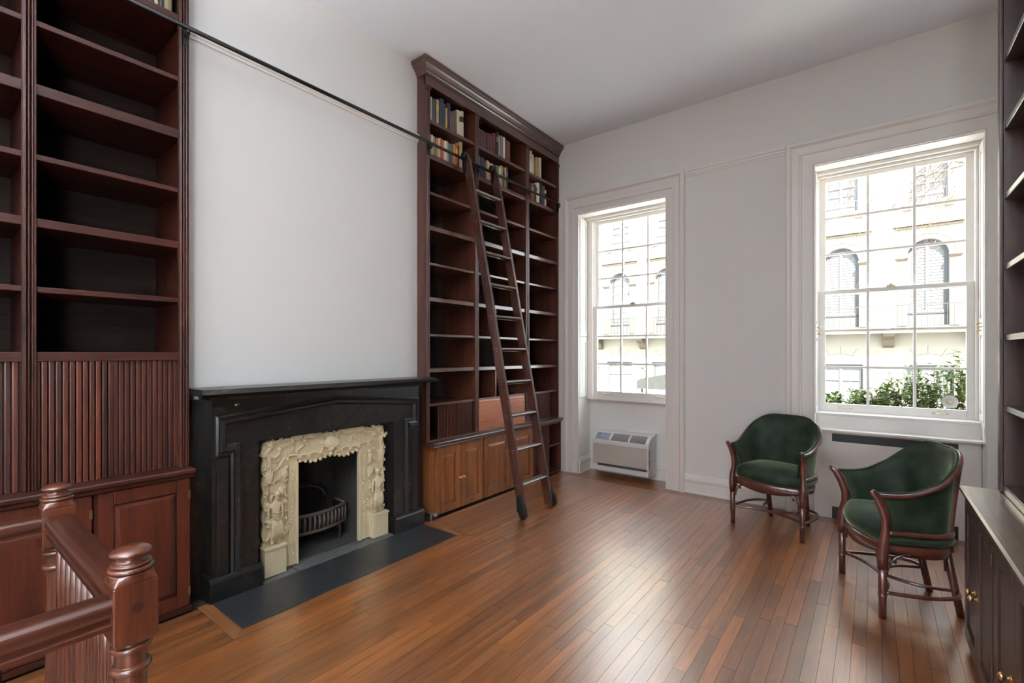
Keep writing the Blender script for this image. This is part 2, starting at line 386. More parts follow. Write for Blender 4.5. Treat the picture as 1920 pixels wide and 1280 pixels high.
# ------------------------------------------------------------------ windows
def u_sweep(mb, xl, xr, zt, z0, prof, y):
    """casing: profile (offset inward from outer edge, projection) carried up, across and down with mitres"""
    rings = []; wt = 3.262 - ZH - .004; w_ = prof[-1][0]
    for corner in range(4):
        ring = []
        for o, d in prof:
            x = xl + o if corner < 2 else xr - o; z = z0 if corner in (0, 3) else zt - (o if o < w_ * .6 else o + (wt - w_) )
            ring.append((x, y - d, z))
        rings.append(ring)
    mb.loft(rings, closed=True, caps=True, smooth=False); return mb
def sash(parent, name, x0, x1, z0, z1, y, gl, gr, rails, depth=.036):
    """frame with 3x3 panes"""
    f = MB(); zb, zt = rails
    f.box(x0, gl, y, y + depth, z0, z1).box(gr, x1, y, y + depth, z0, z1).box(gl, gr, y, y + depth, z0, zb).box(gl, gr, y, y + depth, zt, z1)
    s = f.build(name, 'trim', parent, bev=.003)
    w = (gr - gl) / 3; h = (zt - zb) / 3; t = .010
    for i in (1, 2): B(gl + w * i - t, gl + w * i + t, y + .004, y + depth - .006, zb, zt).build('muntin', 'trim', s, bev=.003)
    for j in (1, 2):
        for i in range(3): B(gl + w * i + (t if i else 0), gl + w * (i + 1) - (t if i < 2 else 0), y + .004, y + depth - .006, zb + h * j - t, zb + h * j + t).build('muntin', 'trim', s, bev=.003)
    for i in range(3):
        for j in range(3): B(gl + w * i + .008, gl + w * (i + 1) - .008, y + .016, y + .019, zb + h * j + .008, zb + h * (j + 1) - .008).build('pane', 'glass', s)
    return s
CASE = [(0, 0), (0, .052), (.012, .060), (.034, .060), (.044, .046), (.050, .036), (.100, .034), (.106, .042), (.118, .042), (.124, .030), (.180, .026), (.205, .026), (.215, .034), (1, .034), (1, 0)]
def shutter(parent, x, side, y0, y1, z0, z1):
    """folded shutter leaf in the reveal; side=+1 faces +X"""
    t = .014 * side
    mb = MB().box(x, x + t, y0, y0 + .035, z0, z1).box(x, x + t, y1 - .035, y1, z0, z1).box(x, x + t, y0 + .035, y1 - .035, z0, z0 + .06).box(x, x + t, y0 + .035, y1 - .035, z1 - .06, z1).box(x, x + t * .4, y0 + .035, y1 - .035, z0 + .06, z1 - .06)
    o = mb.build('shutter', 'trim', parent, bev=.002)
    B(x + t * .4, x + t * .8, y0 + .055, y1 - .055, z0 + .085, z1 - .085).build('raised_panel', 'trim', o, bev=.006)
    return o
def make_window(name, lab, ox0, ox1, ix0, ix1, sx0, sx1, gl, gr, z0, o, zsill):
    w = thing(name, lab, None, (((ix0 + ix1) / 2), YW, z0), kind='structure')
    wid_l, wid_r = ix0 - ox0, ox1 - ix1
    wid = min(wid_l, wid_r)
    prof = [(a * 1. if a < 1 else wid, d) for a, d in CASE if a < wid or a == 1]
    mb = MB(); u_sweep(mb, ox0 + (wid_l - wid), ox1 - (wid_r - wid), 3.262, z0, prof, YW - .0)
    if wid_l > wid: mb.box(ox0, ox0 + wid_l - wid + .001, YW - .052, YW, z0, 3.262)
    if wid_r > wid: mb.box(ox1 - (wid_r - wid) - .001, ox1, YW - .052, YW, z0, 3.262)
    mb.build('casing', 'trim', w)
    # lining of the opening and the sash box
    ln = MB().box(o[0], sx0 - .012, 5.035, 5.20, zsill, 2.985).box(sx1 + .012, o[1], 5.035, 5.20, zsill, 2.985).box(o[0], o[1], 5.035, 5.20, 2.985, ZH + .02)
    ln.box(sx0 - .012, sx0 + .004, 5.035, 5.052, zsill, 2.985).box(sx1 - .004, sx1 + .012, 5.035, 5.052, zsill, 2.985).box(sx0, sx1, 5.035, 5.052, 2.972, 2.985)
    ln.box(o[0] + .001, o[1] - .001, YW - .020, 5.034, ZH - .006, ZH + .01)
    ln.box(o[0] + .002, o[1] - .002, 5.00, 5.04, 2.995, ZH - .006)
    ln.build('window_frame', 'trim', w, bev=.003)
    up = sash(w, 'upper_sash', sx0, sx1, 1.925, 2.985, 5.108, gl, gr, (1.968, 2.945))
    lo = sash(w, 'lower_sash', sx0, sx1, .885, 1.965, 5.060, gl, gr, (.958, 1.930))
    cx = (gl + gr) / 2
    MB().box(cx - .030, cx + .030, 5.046, 5.06, 1.962, 1.978).lathe([(.014, 0), (.014, .012), (.006, .016)], (cx, 5.056, 1.975), 10).build('sash_lock', 'lift', lo)
    for px in (gl + .145, gr - .150):
        h = MB()
        for s_ in (-.042, .042): h.lathe([(.010, 0), (.009, -.005), (.005, -.012), (.003, -.014)], (px + s_, 5.06, .925), 10, 'Y')
        h.tube([(px - .042, 5.046, .925), (px, 5.04, .922), (px + .042, 5.046, .925)], .004, 6)
        h.build('sash_lift', 'lift', lo)
    return w
w1 = make_window('window_1', 'narrower-looking left sash window above the air conditioner', -2.990, -1.515, -2.735, -1.706, -2.665, -1.665, -2.612, -1.705, 0, O1, .86)
w2 = make_window('window_2', 'right sash window with leafy shrub outside and round decal', -.621, .868, -.40, .647, -.392, .628, -.341, .577, 0, O2, .86)
# sills, recess finishes and shutters
MB().prism([(5.06, .845), (5.052, .850), (5.048, .862), (5.054, .874), (5.135, .880), (5.135, .845)], 'X', O1[0], O1[1]).build('window_sill', 'trim', w1, bev=.002)
B(O1[0], O1[1], 5.052, 5.20, .872, .886).build('stool_board', 'trim', w1)
for zz in ((.885, 1.60), (1.606, 2.99)):
    shutter(w1, -2.742 + (.004 if zz[0] > 1 else 0), 1, YW + .0, 5.03, *zz); shutter(w1, -1.658, -1, YW, 5.03, *zz)
    shutter(w2, .657, -1, YW - .01, 5.03, *zz); shutter(w2, -.407, 1, YW - .01, 5.03, *zz)
for z_ in (1.63, 1.575):
    MB().lathe([(.004, 0), (.004, -.012), (.010, -.016), (.011, -.024), (.004, -.030)], (.644, 4.93, z_), 10, 'X').build('shutter_knob', 'brass', w2)
    MB().lathe([(.004, 0), (.004, .012), (.010, .016), (.011, .024), (.004, .030)], (-.394, 4.93, z_), 10, 'X').build('shutter_knob', 'brass', w2)
trim_x('recess_baseboard', 5.13, O1[0], O1[1], BB, '', w1)
for s_, x_ in ((1, O1[0]), (-1, O1[1])): MB().prism([(x_ + a * s_, z) for a, z in BB], 'Y', YW - .01, 5.13).build('recess_baseboard', 'trim', w1)
# deep boxed sill of the right window
sl = MB().box(-.41, .66, 5.00, 5.20, .862, .886).prism([(4.93, .862), (4.93, .884), (5.0, .886), (5.0, .862)], 'X', -.41, .66)
sl.build('window_sill', 'trim', w2, bev=.003)
MB().prism([(4.955, .745), (4.93, .75), (4.935, .862), (4.975, .862), (4.975, .745)], 'X', -.405, .652).build('sill_apron', 'trim', w2)
B(-.412, .655, 4.800, 4.965, .738, .757).build('lower_ledge', 'trim', w2, bev=.003)
for x_, t in ((-.41, .012), (.655, -.012)):
    MB().prism([(4.805, .757), (4.97, .757), (4.97, .900), (4.90, .890), (4.84, .86)], 'X', x_, x_ + t).build('sill_cheek', 'trim', w2, bev=.002)
# ------------------------------------------------------------------ radiator cover
rc = thing('radiator_cover', 'flat white radiator panel with black slots under the right window', 'radiator cover', (.12, 4.84, 0))
pn = MB().box(-.40, .632, 4.838, 4.845, .10, .655).box(-.40, -.278, 4.838, 4.845, .655, .735).box(.508, .632, 4.838, 4.845, .655, .735).box(-.40, -.278, 4.838, 4.845, 0, .10).box(.508, .632, 4.838, 4.845, 0, .10)
pn.box(-.278, .508, 4.838, 4.845, .722, .735).box(.638, .655, 4.838, 4.845, 0, .735)
pn.build('panel', 'trim', rc)
for z0, z1 in ((.655, .722), (0.001, .10)):
    B(-.278, .508, 4.8405, 4.8448, z0, z1).build('slot', 'black', rc)
# ------------------------------------------------------------------ air conditioner
ac = thing('air_conditioner', 'white wall air conditioner with beige front panel in the left window recess', 'air conditioner', (-2.24, 5.0, .06))
prof = [(5.098, .062), (4.885, .062), (4.872, .075), (4.872, .118), (4.892, .124), (4.892, .150), (4.874, .152), (4.872, .385)]
for k in range(9):
    a = k / 8 * PI / 2; prof.append((4.872 + .155 * (1 - math.cos(a)) , .385 + .112 * math.sin(a)))
prof += [(5.098, .505)]
MB().prism(prof, 'X', -2.578, -1.905).build('housing', 'ac_white', ac, bev=.004)
B(-2.560, -1.925, 4.866, 4.873, .155, .378).build('front_panel', 'ac_panel', ac, bev=.003)
B(-2.515, -1.935, 4.888, 4.896, .124, .148).build('air_outlet', 'ac_dark', ac)
for k in range(2): B(-1.9045, -1.903, 4.885, 4.897, .17 + .105 * k, .26 + .105 * k).build('side_vent', 'ac_dark', ac)
def on_top(a, lift=.002): return (4.872 + .155 * (1 - math.cos(a)) - lift * math.cos(a), .385 + .112 * math.sin(a) + lift * math.sin(a))
def arc_patch(x0, x1, a0, a1, lift):
    mb = MB(); r = []
    for k in range(7):
        a = a0 + (a1 - a0) * k / 6; p = on_top(a, lift); q = on_top(a, -.004)
        r.append([(x0, p[0], p[1]), (x1, p[0], p[1]), (x1, q[0], q[1]), (x0, q[0], q[1])])
    return mb.loft(r, smooth=False)
arc_patch(-2.545, -2.375, .35, 1.15, .002).build('control_panel', 'lcd', ac)
for x_, w_ in ((-2.52, .03), (-2.44, .012)):
    arc_patch(x_, x_ + w_, .85, .95, .003).build('display', 'black', ac)
for k in range(5): arc_patch(-2.53 + k * .024, -2.522 + k * .024, .60, .66, .003).build('button', 'black', ac)
for x0, x1 in ((-2.345, -2.145), (-2.125, -1.945)):
    g = arc_patch(x0, x1, .35, 1.2, .0012).build('vent', 'ac_dark', ac)
    for k in range(9): arc_patch(x0, x1, .38 + .09 * k, .41 + .09 * k, .004).build('louvre', 'ac_panel', g)
B(-2.56, -1.895, 5.10, 5.13, .505, .523).build('wall_flange', 'trim', ac)
B(-2.53, -2.525, 4.864, 4.867, .19, .205).build('badge', 'decal2', ac)
# ------------------------------------------------------------------ bookcases of the left wall
XF = -3.02
def fluted(y0, y1, z0, z1, x=XF, d=.02):
    """reeded pilaster face"""
    n = 3; w = (y1 - y0); mb = MB(); e = w * .14
    poly = [(x - d, y0), (x, y0), (x, y0 + e)]
    fw = (w - 2 * e) / n
    for i in range(n):
        a = y0 + e + fw * i
        for k in range(1, 6):
            t = k / 6 * PI; poly.append((x + .002 - .0075 * (1 - abs(math.cos(t))) * 0 - .006 + .010 * math.sin(t), a + fw * k / 6))
        if i < n - 1: poly.append((x - .006, a + fw))
    poly += [(x, y1 - e), (x, y1), (x - d, y1)]
    return mb.prism(poly, 'Z', z0, z1)
def slats(parent, y0, y1, z0, z1, x, n, mat='slat', single=False):
    w = (y1 - y0) / n
    if single:
        proto = None
        for i in range(n):
            mb = MB().prism([(x - .008, y0 + w * i + .0006), (x - .001, y0 + w * i + .0012), (x, y0 + w * i + w * .22), (x, y0 + w * i + w * .78), (x - .001, y0 + w * (i + 1) - .0045), (x - .008, y0 + w * (i + 1) - .004)], 'Z', z0, z1)
            mb.att = [random.random()] * len(mb.v); mb.build('slat', mat, parent, attr=True)
    else:
        mb = MB()
        for i in range(n):
            k = len(mb.v); mb.prism([(x - .008, y0 + w * i), (x - .006, y0 + w * i + .002), (x, y0 + w * i + w * .25), (x, y0 + w * i + w * .75), (x - .006, y0 + w * (i + 1) - .002), (x - .008, y0 + w * (i + 1))], 'Z', z0, z1)
            mb.att[k:] = [random.random()] * (len(mb.v) - k)
        return mb.build('tambour_door', mat, parent, attr=True)
def shelf(parent, y0, y1, ztop, th, mat, x=XF - .012, xb=XALC + .03, lip=False):
    o = B(xb, x, y0, y1, ztop - th, ztop).build('shelf', mat, parent, bev=.003)
    return o
def cornice(parent, mat, xf, y0, y1, left=True):
    prof = [(0, 3.785), (.012, 3.785), (.012, 3.800), (.019, 3.806), (.026, 3.822), (.042, 3.842), (.056, 3.852), (.058, 3.866), (.066, 3.870), (.072, 3.897), (0, 3.897)]
    n = len(prof); rings = []
    if left: rings.append([(XP, y0 - o, z) for o, z in prof])
    rings.append([(xf + o, y0 - (o if left else 0), z) for o, z in prof]); rings.append([(xf + o, y1, z) for o, z in prof])
    MB().loft(rings, smooth=False).build('cornice', mat, parent)
def cap(parent, y0, y1, z, mat):
    MB().box(XF - .01, XF + .010, y0 - .004, y1 + .004, z - .012, z).box(XF - .01, XF + .014, y0 - .006, y1 + .006, z, z + .008).build('capital', mat, parent)
# -- right hand one (beyond the mantel)
bk = thing('bookcase', 'tall dark mahogany bookcase with cornice beside the left window', 'bookcase', (-3.2, 3.8, .645))
Y = (2.725, 2.768, 3.348, 3.400, 4.180, 4.240, 4.828, 4.858)
for a, b_ in ((Y[0], Y[0] + .03), (Y[6], Y[7])): B(XALC + .01, XF - .015, a, b_, .645, 3.79).build('side_panel', 'mah_z', bk)
for a, b_ in ((Y[2] + .008, Y[3] - .008), (Y[4] + .012, Y[5] - .012)): B(XALC + .03, XF - .015, a, b_, .645, 3.75).build('divider', 'mah_z', bk)
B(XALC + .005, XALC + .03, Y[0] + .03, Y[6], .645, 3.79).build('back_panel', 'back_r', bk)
for a, b_ in ((Y[0], Y[1]), (Y[2], Y[3]), (Y[4], Y[5]), (Y[6], Y[7])):
    p = fluted(a, b_, .645, 3.700).build('pilaster', 'mah_z', bk); cap(p, a, b_, 3.675, M['mah_z'])
B(XF - .03, XF, Y[0], Y[7], 3.705, 3.79).build('frieze', 'mah_y', bk)
B(XALC + .03, XF - .03, Y[0] + .03, Y[6], 3.735, 3.755).build('top_board', 'mah_y', bk)
cornice(bk, 'mah_y', XF, Y[0], Y[7])
ZS = ((3.426, .030), (3.129, .042), (2.803, .024), (2.510, .040), (2.190, .022), (1.891, .036), (1.572, .022), (1.272, .034), (.966, .022))
for a, b_ in ((Y[0] + .032, Y[2] + .007), (Y[3] - .007, Y[4] + .011), (Y[5] - .011, Y[6] - .001)):
    for z_, t_ in ZS: shelf(bk, a, b_, z_, t_, 'mah_y')
B(XALC + .03, XF - .02, 3.674, 3.690, 1.574, 1.855).build('partition', 'mah_z', bk)
B(XALC + .03, XF - .02, 3.674, 3.690, .968, 1.238).build('partition', 'mah_z', bk)
slats(bk, 2.898, 3.003, .652, .943, XF - .030, 7); slats(bk, 3.001, 3.325, .652, .943, XF - .018, 20)
slats(bk, 4.255, 4.700, .652, .943, XF - .022, 30)
ff = MB().prism([(XF - .03, .650), (XF + .012, .650), (XF + .004, .940), (XF - .008, .952), (XF - .03, .952)], 'Y', 3.402, 4.150).build('fall_front', 'fall', bk, bev=.006)
B(XALC + .03, XF + .0, Y[0], Y[7], .640, .6515).build('bottom_board', 'mah_y', bk)
lg = thing('ledge_top', 'mahogany ledge board running above the walnut cupboard doors beside the ladder', 'ledge', (-2.95, 3.8, .60))
MB().prism([(XALC + .01, .600), (-2.945, .600), (-2.938, .612), (-2.930, .618), (-2.930, .634), (-2.936, .6395), (XALC + .01, .6395)], 'Y', 2.735, 4.826).build('board', 'mah_y', lg)
XC = -2.96
def panel_door(parent, x, s, y0, y1, z0, z1, mat, knob=None, st=.062, knobm='brass', hinge=None, kz=None, kr=.012):
    """frame-and-raised-panel door; s=+1 faces +X"""
    d = .020 * s
    f = MB().box(x - d, x, y0, y0 + st, z0, z1).box(x - d, x, y1 - st, y1, z0, z1).box(x - d, x, y0 + st, y1 - st, z0, z0 + st * 1.15).box(x - d, x, y0 + st, y1 - st, z1 - st * 1.15, z1)
    f.box(x - d, x - d * .70, y0 + st, y1 - st, z0 + st, z1 - st)
    o = f.build('door', mat, parent, bev=.0025)
    a, b_, c, e = y0 + st + .004, y1 - st - .004, z0 + st * 1.15 + .004, z1 - st * 1.15 - .004; q = .022
    r1 = [(x - d * .68, a, c), (x - d * .68, b_, c), (x - d * .68, b_, e), (x - d * .68, a, e)]
    r2 = [(x - d * .28, a + q, c + q), (x - d * .28, b_ - q, c + q), (x - d * .28, b_ - q, e - q), (x - d * .28, a + q, e - q)]
    MB().loft([r1, r2], smooth=False).build('raised_panel', mat, o)
    if knob is not None:
        kz = (z0 + z1) / 2 if kz is None else kz
        MB().lathe([(.010, 0), (.010, .003 * s), (.004, .006 * s), (.004, .014 * s), (kr, .020 * s), (kr, .028 * s), (.004, .033 * s)], (x, knob, kz), 12, 'X').build('knob', knobm, o)
    if hinge is not None:
        for hz in (z0 + .08, z1 - .09): B(x, x + .003 * s, hinge - .006, hinge + .006, hz - .022, hz + .022).build('hinge', 'oldbrass', o)
    return o
def carcass(parent, x, s, xb, y0, y1, z0, z1, mat, t=.018):
    c = MB().box(xb, x - .021 * s, y0, y0 + t, z0, z1).box(xb, x - .021 * s, y1 - t, y1, z0, z1).box(xb, x - .021 * s, y0 + t, y1 - t, z0, z0 + .03).box(xb, x - .021 * s, y0 + t, y1 - t, z1 - t, z1).box(xb, xb + .01 * s, y0 + t, y1 - t, z0, z1)
    return c.build('carcass', mat, parent)
c1 = thing('cupboard', 'walnut cupboard with two panelled doors and brass knobs next to the mantel', 'cabinet', (-3.2, 3.09, 0))
carcass(c1, XC, 1, XALC + .02, 2.786, 3.405, .012, .599, 'door')
panel_door(c1, XC, 1, 2.792, 3.089, .014, .592, 'door', 3.076, kz=.285); panel_door(c1, XC, 1, 3.093, 3.396, .014, .592, 'door', 3.120, kz=.285)
c2 = thing('cupboard', 'walnut cupboard with two panelled doors behind the foot of the ladder', 'cabinet', (-3.2, 3.83, 0))
carcass(c2, XC, 1, XALC + .02, 3.408, 4.235, .012, .599, 'door')
panel_door(c2, XC, 1, 3.416, 3.820, .014, .592, 'door', None); panel_door(c2, XC, 1, 3.824, 4.228, .014, .592, 'door', None)
c3 = thing('cupboard', 'dark cupboard with slatted sliding door and open shelf beside the window casing', 'cabinet', (-3.2, 4.53, 0))
cc = MB().box(XALC + .02, XC, 4.238, 4.262, .0, .599).box(XALC + .02, XC, 4.806, 4.826, 0, .599).box(XALC + .02, XC, 4.262, 4.806, 0, .03).box(XALC + .02, XC - .01, 4.262, 4.806, .575, .599).box(XALC + .02, XALC + .03, 4.262, 4.806, .03, .575)
cc.build('carcass', 'mah_z', c3); B(XALC + .03, XC - .02, 4.262, 4.806, .315, .335).build('shelf', 'mah_y', c3)
slats(c3, 4.264, 4.566, .031, .574, XC - .004, 18)
# -- left hand one (beside the stairs)
bl = thing('bookcase', 'tall red mahogany bookcase left of the fireplace with slatted lower doors', 'bookcase', (-3.2, .2, .79))
YL = (-.90, -.85, -.292, -.245, .326, .373, .925, .975)
ZL0 = .777
for a, b_ in ((YL[0], YL[0] + .03), (YL[7] - .03, YL[7])): B(XALC + .01, XF - .015, a, b_, ZL0, 3.79).build('side_panel', 'mahL_z', bl)
for a, b_ in ((YL[2], YL[3]), (YL[4], YL[5])): B(XALC + .03, XF - .015, a + .01, b_ - .01, ZL0, 3.75).build('divider', 'mahL_z', bl)
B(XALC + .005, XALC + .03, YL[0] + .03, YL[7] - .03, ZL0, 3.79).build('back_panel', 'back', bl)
for k in range(0, 8, 2):
    p = fluted(YL[k], YL[k + 1], ZL0, 3.70).build('pilaster', 'mahL_z', bl); cap(p, YL[k], YL[k + 1], 3.675, M['mahL_z'])
B(XF - .03, XF, YL[0], YL[7], 3.705, 3.79).build('frieze', 'mahL_y', bl)
cornice(bl, 'mahL_y', XF, YL[0], YL[7] - .001, left=False)
B(XALC + .03, XF - .03, YL[0] + .03, YL[7] - .03, 3.735, 3.755).build('top_board', 'mahL_y', bl)
for a, b_ in ((YL[1] - .01, YL[2] + .009), (YL[3] - .009, YL[4] + .009), (YL[5] - .009, YL[6] + .02)):
    for z_, t_ in ((3.268, .055), (2.926, .026), (2.635, .050), (2.313, .026), (2.020, .040), (1.707, .026), (1.408, .044)): shelf(bl, a, b_, z_, t_, 'mahL_y')
    n_ = 24
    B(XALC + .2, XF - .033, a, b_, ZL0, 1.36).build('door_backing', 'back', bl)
    slats(bl, a + .004, (a + b_) / 2, ZL0 + .001, 1.363, XF - .018, n_ // 2, single=True); slats(bl, (a + b_) / 2 - .004, b_ - .012, ZL0 + .001, 1.363, XF - .026, n_ // 2, single=True)
lg2 = thing('ledge_top', 'red mahogany ledge board above the panelled doors behind the newel posts', 'ledge', (-2.95, .2, .73))
MB().prism([(XALC + .01, .728), (-2.950, .728), (-2.945, .745), (-2.930, .755), (-2.928, .770), (-2.934, .7765), (XALC + .01, .7765)], 'Y', -.90, .977).build('board', 'mahL_y', lg2)
for (y0, y1, lab) in ((-.90, -.015, 'red mahogany cupboard with panelled doors at the far left behind the railing'), (-.010, .560, 'red mahogany cupboard with panelled door behind the rear newel post'), (.565, .968, 'red mahogany cupboard with one panelled door next to the black mantel')):
    c = thing('cupboard', lab, 'cabinet', (-3.2, (y0 + y1) / 2, 0))
    carcass(c, XC, 1, XALC + .02, y0, y1, .0, .727, 'doorL')
    if y1 - y0 > .7: panel_door(c, XC, 1, y0 + .006, (y0 + y1) / 2 - .001, .03, .722, 'doorL', st=.058); panel_door(c, XC, 1, (y0 + y1) / 2 + .001, y1 - .006, .03, .722, 'doorL', st=.058)
    else: panel_door(c, XC, 1, y0 + .012, y1 - .008, .03, .722, 'doorL', st=.058, hinge=(y1 - .010 if y0 < 0 else y1 - .012))
    B(XC - .03, XC + .006, y0, y1, .0, .028).build('toe_board', 'mahL_y', c)
# ------------------------------------------------------------------ ladder rail
rl = thing('ladder_rail', 'long black iron rail crossing both bookcases and the chimney breast', 'rail', (-2.98, 1.8, 3.187))
XRL, ZRL = -2.978, 3.187
MB().tube([(XRL, -.95, ZRL), (XRL, 4.826, ZRL)], .0125, 12).build('rail_tube', 'iron', rl)
MB().lathe([(.0, 0), (.017, 0), (.017, .008), (.0, .009)], (XRL, 4.815, ZRL), 12, 'Y').build('end_cap', 'iron', rl)
for y_ in (-.87, -.268, .35, .958, 2.747, 3.374, 4.21, 4.815):
    b = MB().lathe([(.010, XF - XRL), (.010, 0)], (XRL, y_, ZRL - .03), 10, 'X')
    b.prism([(y_ - .012, ZRL - .085), (y_ + .012, ZRL - .085), (y_ + .016, ZRL - .03), (y_ + .014, ZRL + .03), (y_, ZRL + .04), (y_ - .014, ZRL + .03), (y_ - .016, ZRL - .03)], 'X', XF - .003, XF + .008)
    b.tube([(XRL, y_, ZRL - .03), (XRL, y_, ZRL - .012)], .010, 8)
    b.build('bracket', 'iron', rl)
# ------------------------------------------------------------------ rolling ladder
la = thing('library_ladder', 'dark wooden rolling library ladder leaning on the iron rail', 'ladder', (-2.40, 3.39, 0))
def lx(z): return -2.352 - .1925 * z
for s_, yb, yt in ((0, 3.222, 3.175), (1, 3.622, 3.570)):
    mb = MB(); rings = []
    zs = [.02 + 3.10 * k / 12 for k in range(13)] + [3.17, 3.21, 3.245, 3.262]
    for z_ in zs:
        t = z_ / 3.2; yy = yb + (yt - yb) * t
        hw = .043; cx = lx(z_)
        if z_ > 3.13: q = (z_ - 3.13) / .135; cx = lx(z_) - .010 * q; hw = .043 * math.sqrt(max(.06, 1 - q * q))
        rings.append([(cx - hw, yy - .013, z_), (cx + hw, yy - .013, z_), (cx + hw, yy + .013, z_), (cx - hw, yy + .013, z_)])
    mb.loft(rings, smooth=False); o = mb.build('stile', 'ladder', la, bev=.003)
    # steel guide plate and roller at the rail
    zt = ZRL
    MB().box(lx(zt) - .030, lx(zt) + .0, yt - .018, yt - .0135, zt - .13, zt + .035).build('guide_plate', 'iron', o)
    MB().lathe([(.006, -.012), (.026, -.012), (.030, -.006), (.024, 0), (.030, .006), (.026, .012), (.006, .012)], (XRL, yt - .03, zt + .035), 14, 'Y').build('roller', 'iron', o)
    # caster at the foot
    sgn = -1 if s_ == 0 else 1
    yo = yb + sgn * .030
    hs = MB().prism([(-2.395, .06), (-2.402, .15), (-2.385, .205), (-2.365, .21), (-2.345, .16), (-2.305, .09), (-2.30, .045), (-2.345, .035)], 'Y', yo - .016, yo + .016)
    hs.build('caster_housing', 'iron', o, bev=.006)
    MB().lathe([(.008, -.012), (.040, -.012), (.042, 0), (.040, .012), (.008, .012)], (-2.335, yo, .0425), 18, 'Y').build('caster_wheel', 'iron', o)
for k in range(10):
    z_ = .277 + .2915 * k; t = z_ / 3.2; y0 = 3.222 - .047 * t + .0135; y1 = 3.622 - .052 * t - .0135; cx = lx(z_)
    poly = [(cx - .038, z_ - .012), (cx + .030, z_ - .012), (cx + .040, z_ - .006), (cx + .040, z_ + .004), (cx + .032, z_ + .010), (cx - .038, z_ + .010)]
    tr = MB().prism(poly, 'Y', y0, y1).build('rung', 'rung', la, bev=.003)
    MB().tube([(cx + .008, y0 - .028, z_ - .022), (cx + .008, y1 + .028, z_ - .022)], .0035, 8).build('tie_rod', 'chrome', la)
    for x_ in (-.02, .012): MB().lathe([(.004, 0), (.004, -.002), (.001, -.003)], (cx + x_, y0 - .0268, z_), 8, 'Y').build('screw', 'chrome', tr)
# ------------------------------------------------------------------ mantel
mt = thing('mantelpiece', 'black veined marble mantelpiece with stepped eared moulding', 'fireplace surround', (-3.0, 1.835, 0))
YC = 1.835
def sy(y): return 2 * YC - y
XM = -2.96
XMB = XP + .001
OY0, OY1, OZ = 1.325, sy(1.325), .868
# flat face with opening
B(XMB, XM - .01, 1.072, OY0, 0, 1.16).build('jamb', 'marble', mt); B(XMB, XM - .01, OY1, sy(1.072), 0, 1.16).build('jamb', 'marble', mt)
B(XMB, XM - .01, OY0, OY1, OZ, 1.16).build('lintel', 'marble', mt)
# shelf with moulded edge
def shelfring(ov, z, yl=1.072):                        # plan outline with an overhang
    l_ = max(yl - ov, .9775)
    return [(XMB, l_, z), (XM - .01 + ov * 1.35, l_, z), (XM - .01 + ov * 1.35, sy(yl) + ov, z), (XMB, sy(yl) + ov, z)]
MB().loft([shelfring(.012, 1.135), shelfring(.016, 1.150), shelfring(.038, 1.164), shelfring(.092, 1.168), shelfring(.106, 1.178), shelfring(.092, 1.192), shelfring(.086, 1.203)], smooth=False).build('shelf', 'marble', mt)
# eared architrave moulding with a shallow peak
def arch_sweep(off_prof, mat):
    """outline (outer edge) of the eared frame, offset inward"""
    def outline(o):
        k = .065 / (YC - 1.084)
        L = [(1.175 + o, .128), (1.175 + o, .835 + o), (1.084 + o, .835 + o) if False else (1.175 + o, .835 - 0)]
        return L
    rings = []
    for o, d in off_prof:
        h = o
        top = 1.045 - h
        left = [(1.163 + o, .13), (1.163 + o, .815 + o), (1.084 + o, .815 + o), (1.084 + o, top), (YC, top + .065)]
        pts = left + [(sy(y), z) for y, z in reversed(left[:-1])]
        rings.append([(XM - .01 + d, y, z) for y, z in pts])
    mb = MB(); n = len(rings[0])
    vs = [p for r in rings for p in r]; fs = []
    m = len(rings)
    for k in range(m):
        kk = (k + 1) % m
        for i in range(n - 1): fs.append((k * n + i, k * n + i + 1, kk * n + i + 1, kk * n + i))
    fs.append(tuple(k * n for k in range(m))); fs.append(tuple(k * n + n - 1 for k in reversed(range(m))))
    mb.add(vs, fs); return mb
arch_sweep([(0, 0), (0, .020), (.012, .026), (.020, .022), (.028, .036), (.046, .030), (.058, .012), (.064, .010), (.064, 0)], 0).build('architrave', 'marble', mt)
for a in (1.092, sy(1.154)):
    B(XM - .01, XM + .006, a, a + .062, .13, .80).build('pilaster_strip', 'marble', mt, bev=.003)
for a, b_ in ((1.046, OY0 + .010), (OY1 - .010, sy(1.046))):
    MB().box(XMB, -2.925, a, b_, 0, .112).build('plinth', 'marble', mt, bev=.003)
    MB().prism([(XMB, .112), (-2.927, .112), (-2.932, .122), (-2.945, .130), (XMB, .130)], 'Y', a + .002, b_ - .002).build('plinth_cap', 'marble', mt)
B(XMB, -3.075, .978, 1.072, 0, 1.134).build('side_filler', 'marble', mt); B(XMB, -3.075, sy(1.072), 2.722, 0, 1.134).build('side_filler', 'marble', mt)
hk = MB().lathe([(.012, 0), (.010, .006), (.004, .010)], (XM - .01, 1.20, 1.10), 10, 'X').tube([(XM, 1.20, 1.10), (XM + .014, 1.20, 1.10), (XM + .018, 1.205, 1.108)], .003, 6).build('hook', 'brass', mt)
# firebox
for nm, bx_, lb in (('back', (-3.49, -3.46, 1.36, 2.31, 0, .9), 'soot blackened back wall of the fireplace'), ('side_1', (-3.46, -3.067, 1.45, 1.52, 0, .84), 'soot blackened left cheek of the fireplace'), ('side_2', (-3.46, -3.067, 2.12, 2.19, 0, .84), 'soot blackened right cheek of the fireplace'), ('top', (-3.46, XP, 1.37, 2.30, .84, .9), 'soot blackened roof of the fireplace'), ('floor', (-3.46, -3.067, 1.52, 2.12, 0, .012), 'ashy floor of the fireplace')):
    strct('wall_firebox_' + nm, B(*bx_), 'soot')['label'] = lb
pass
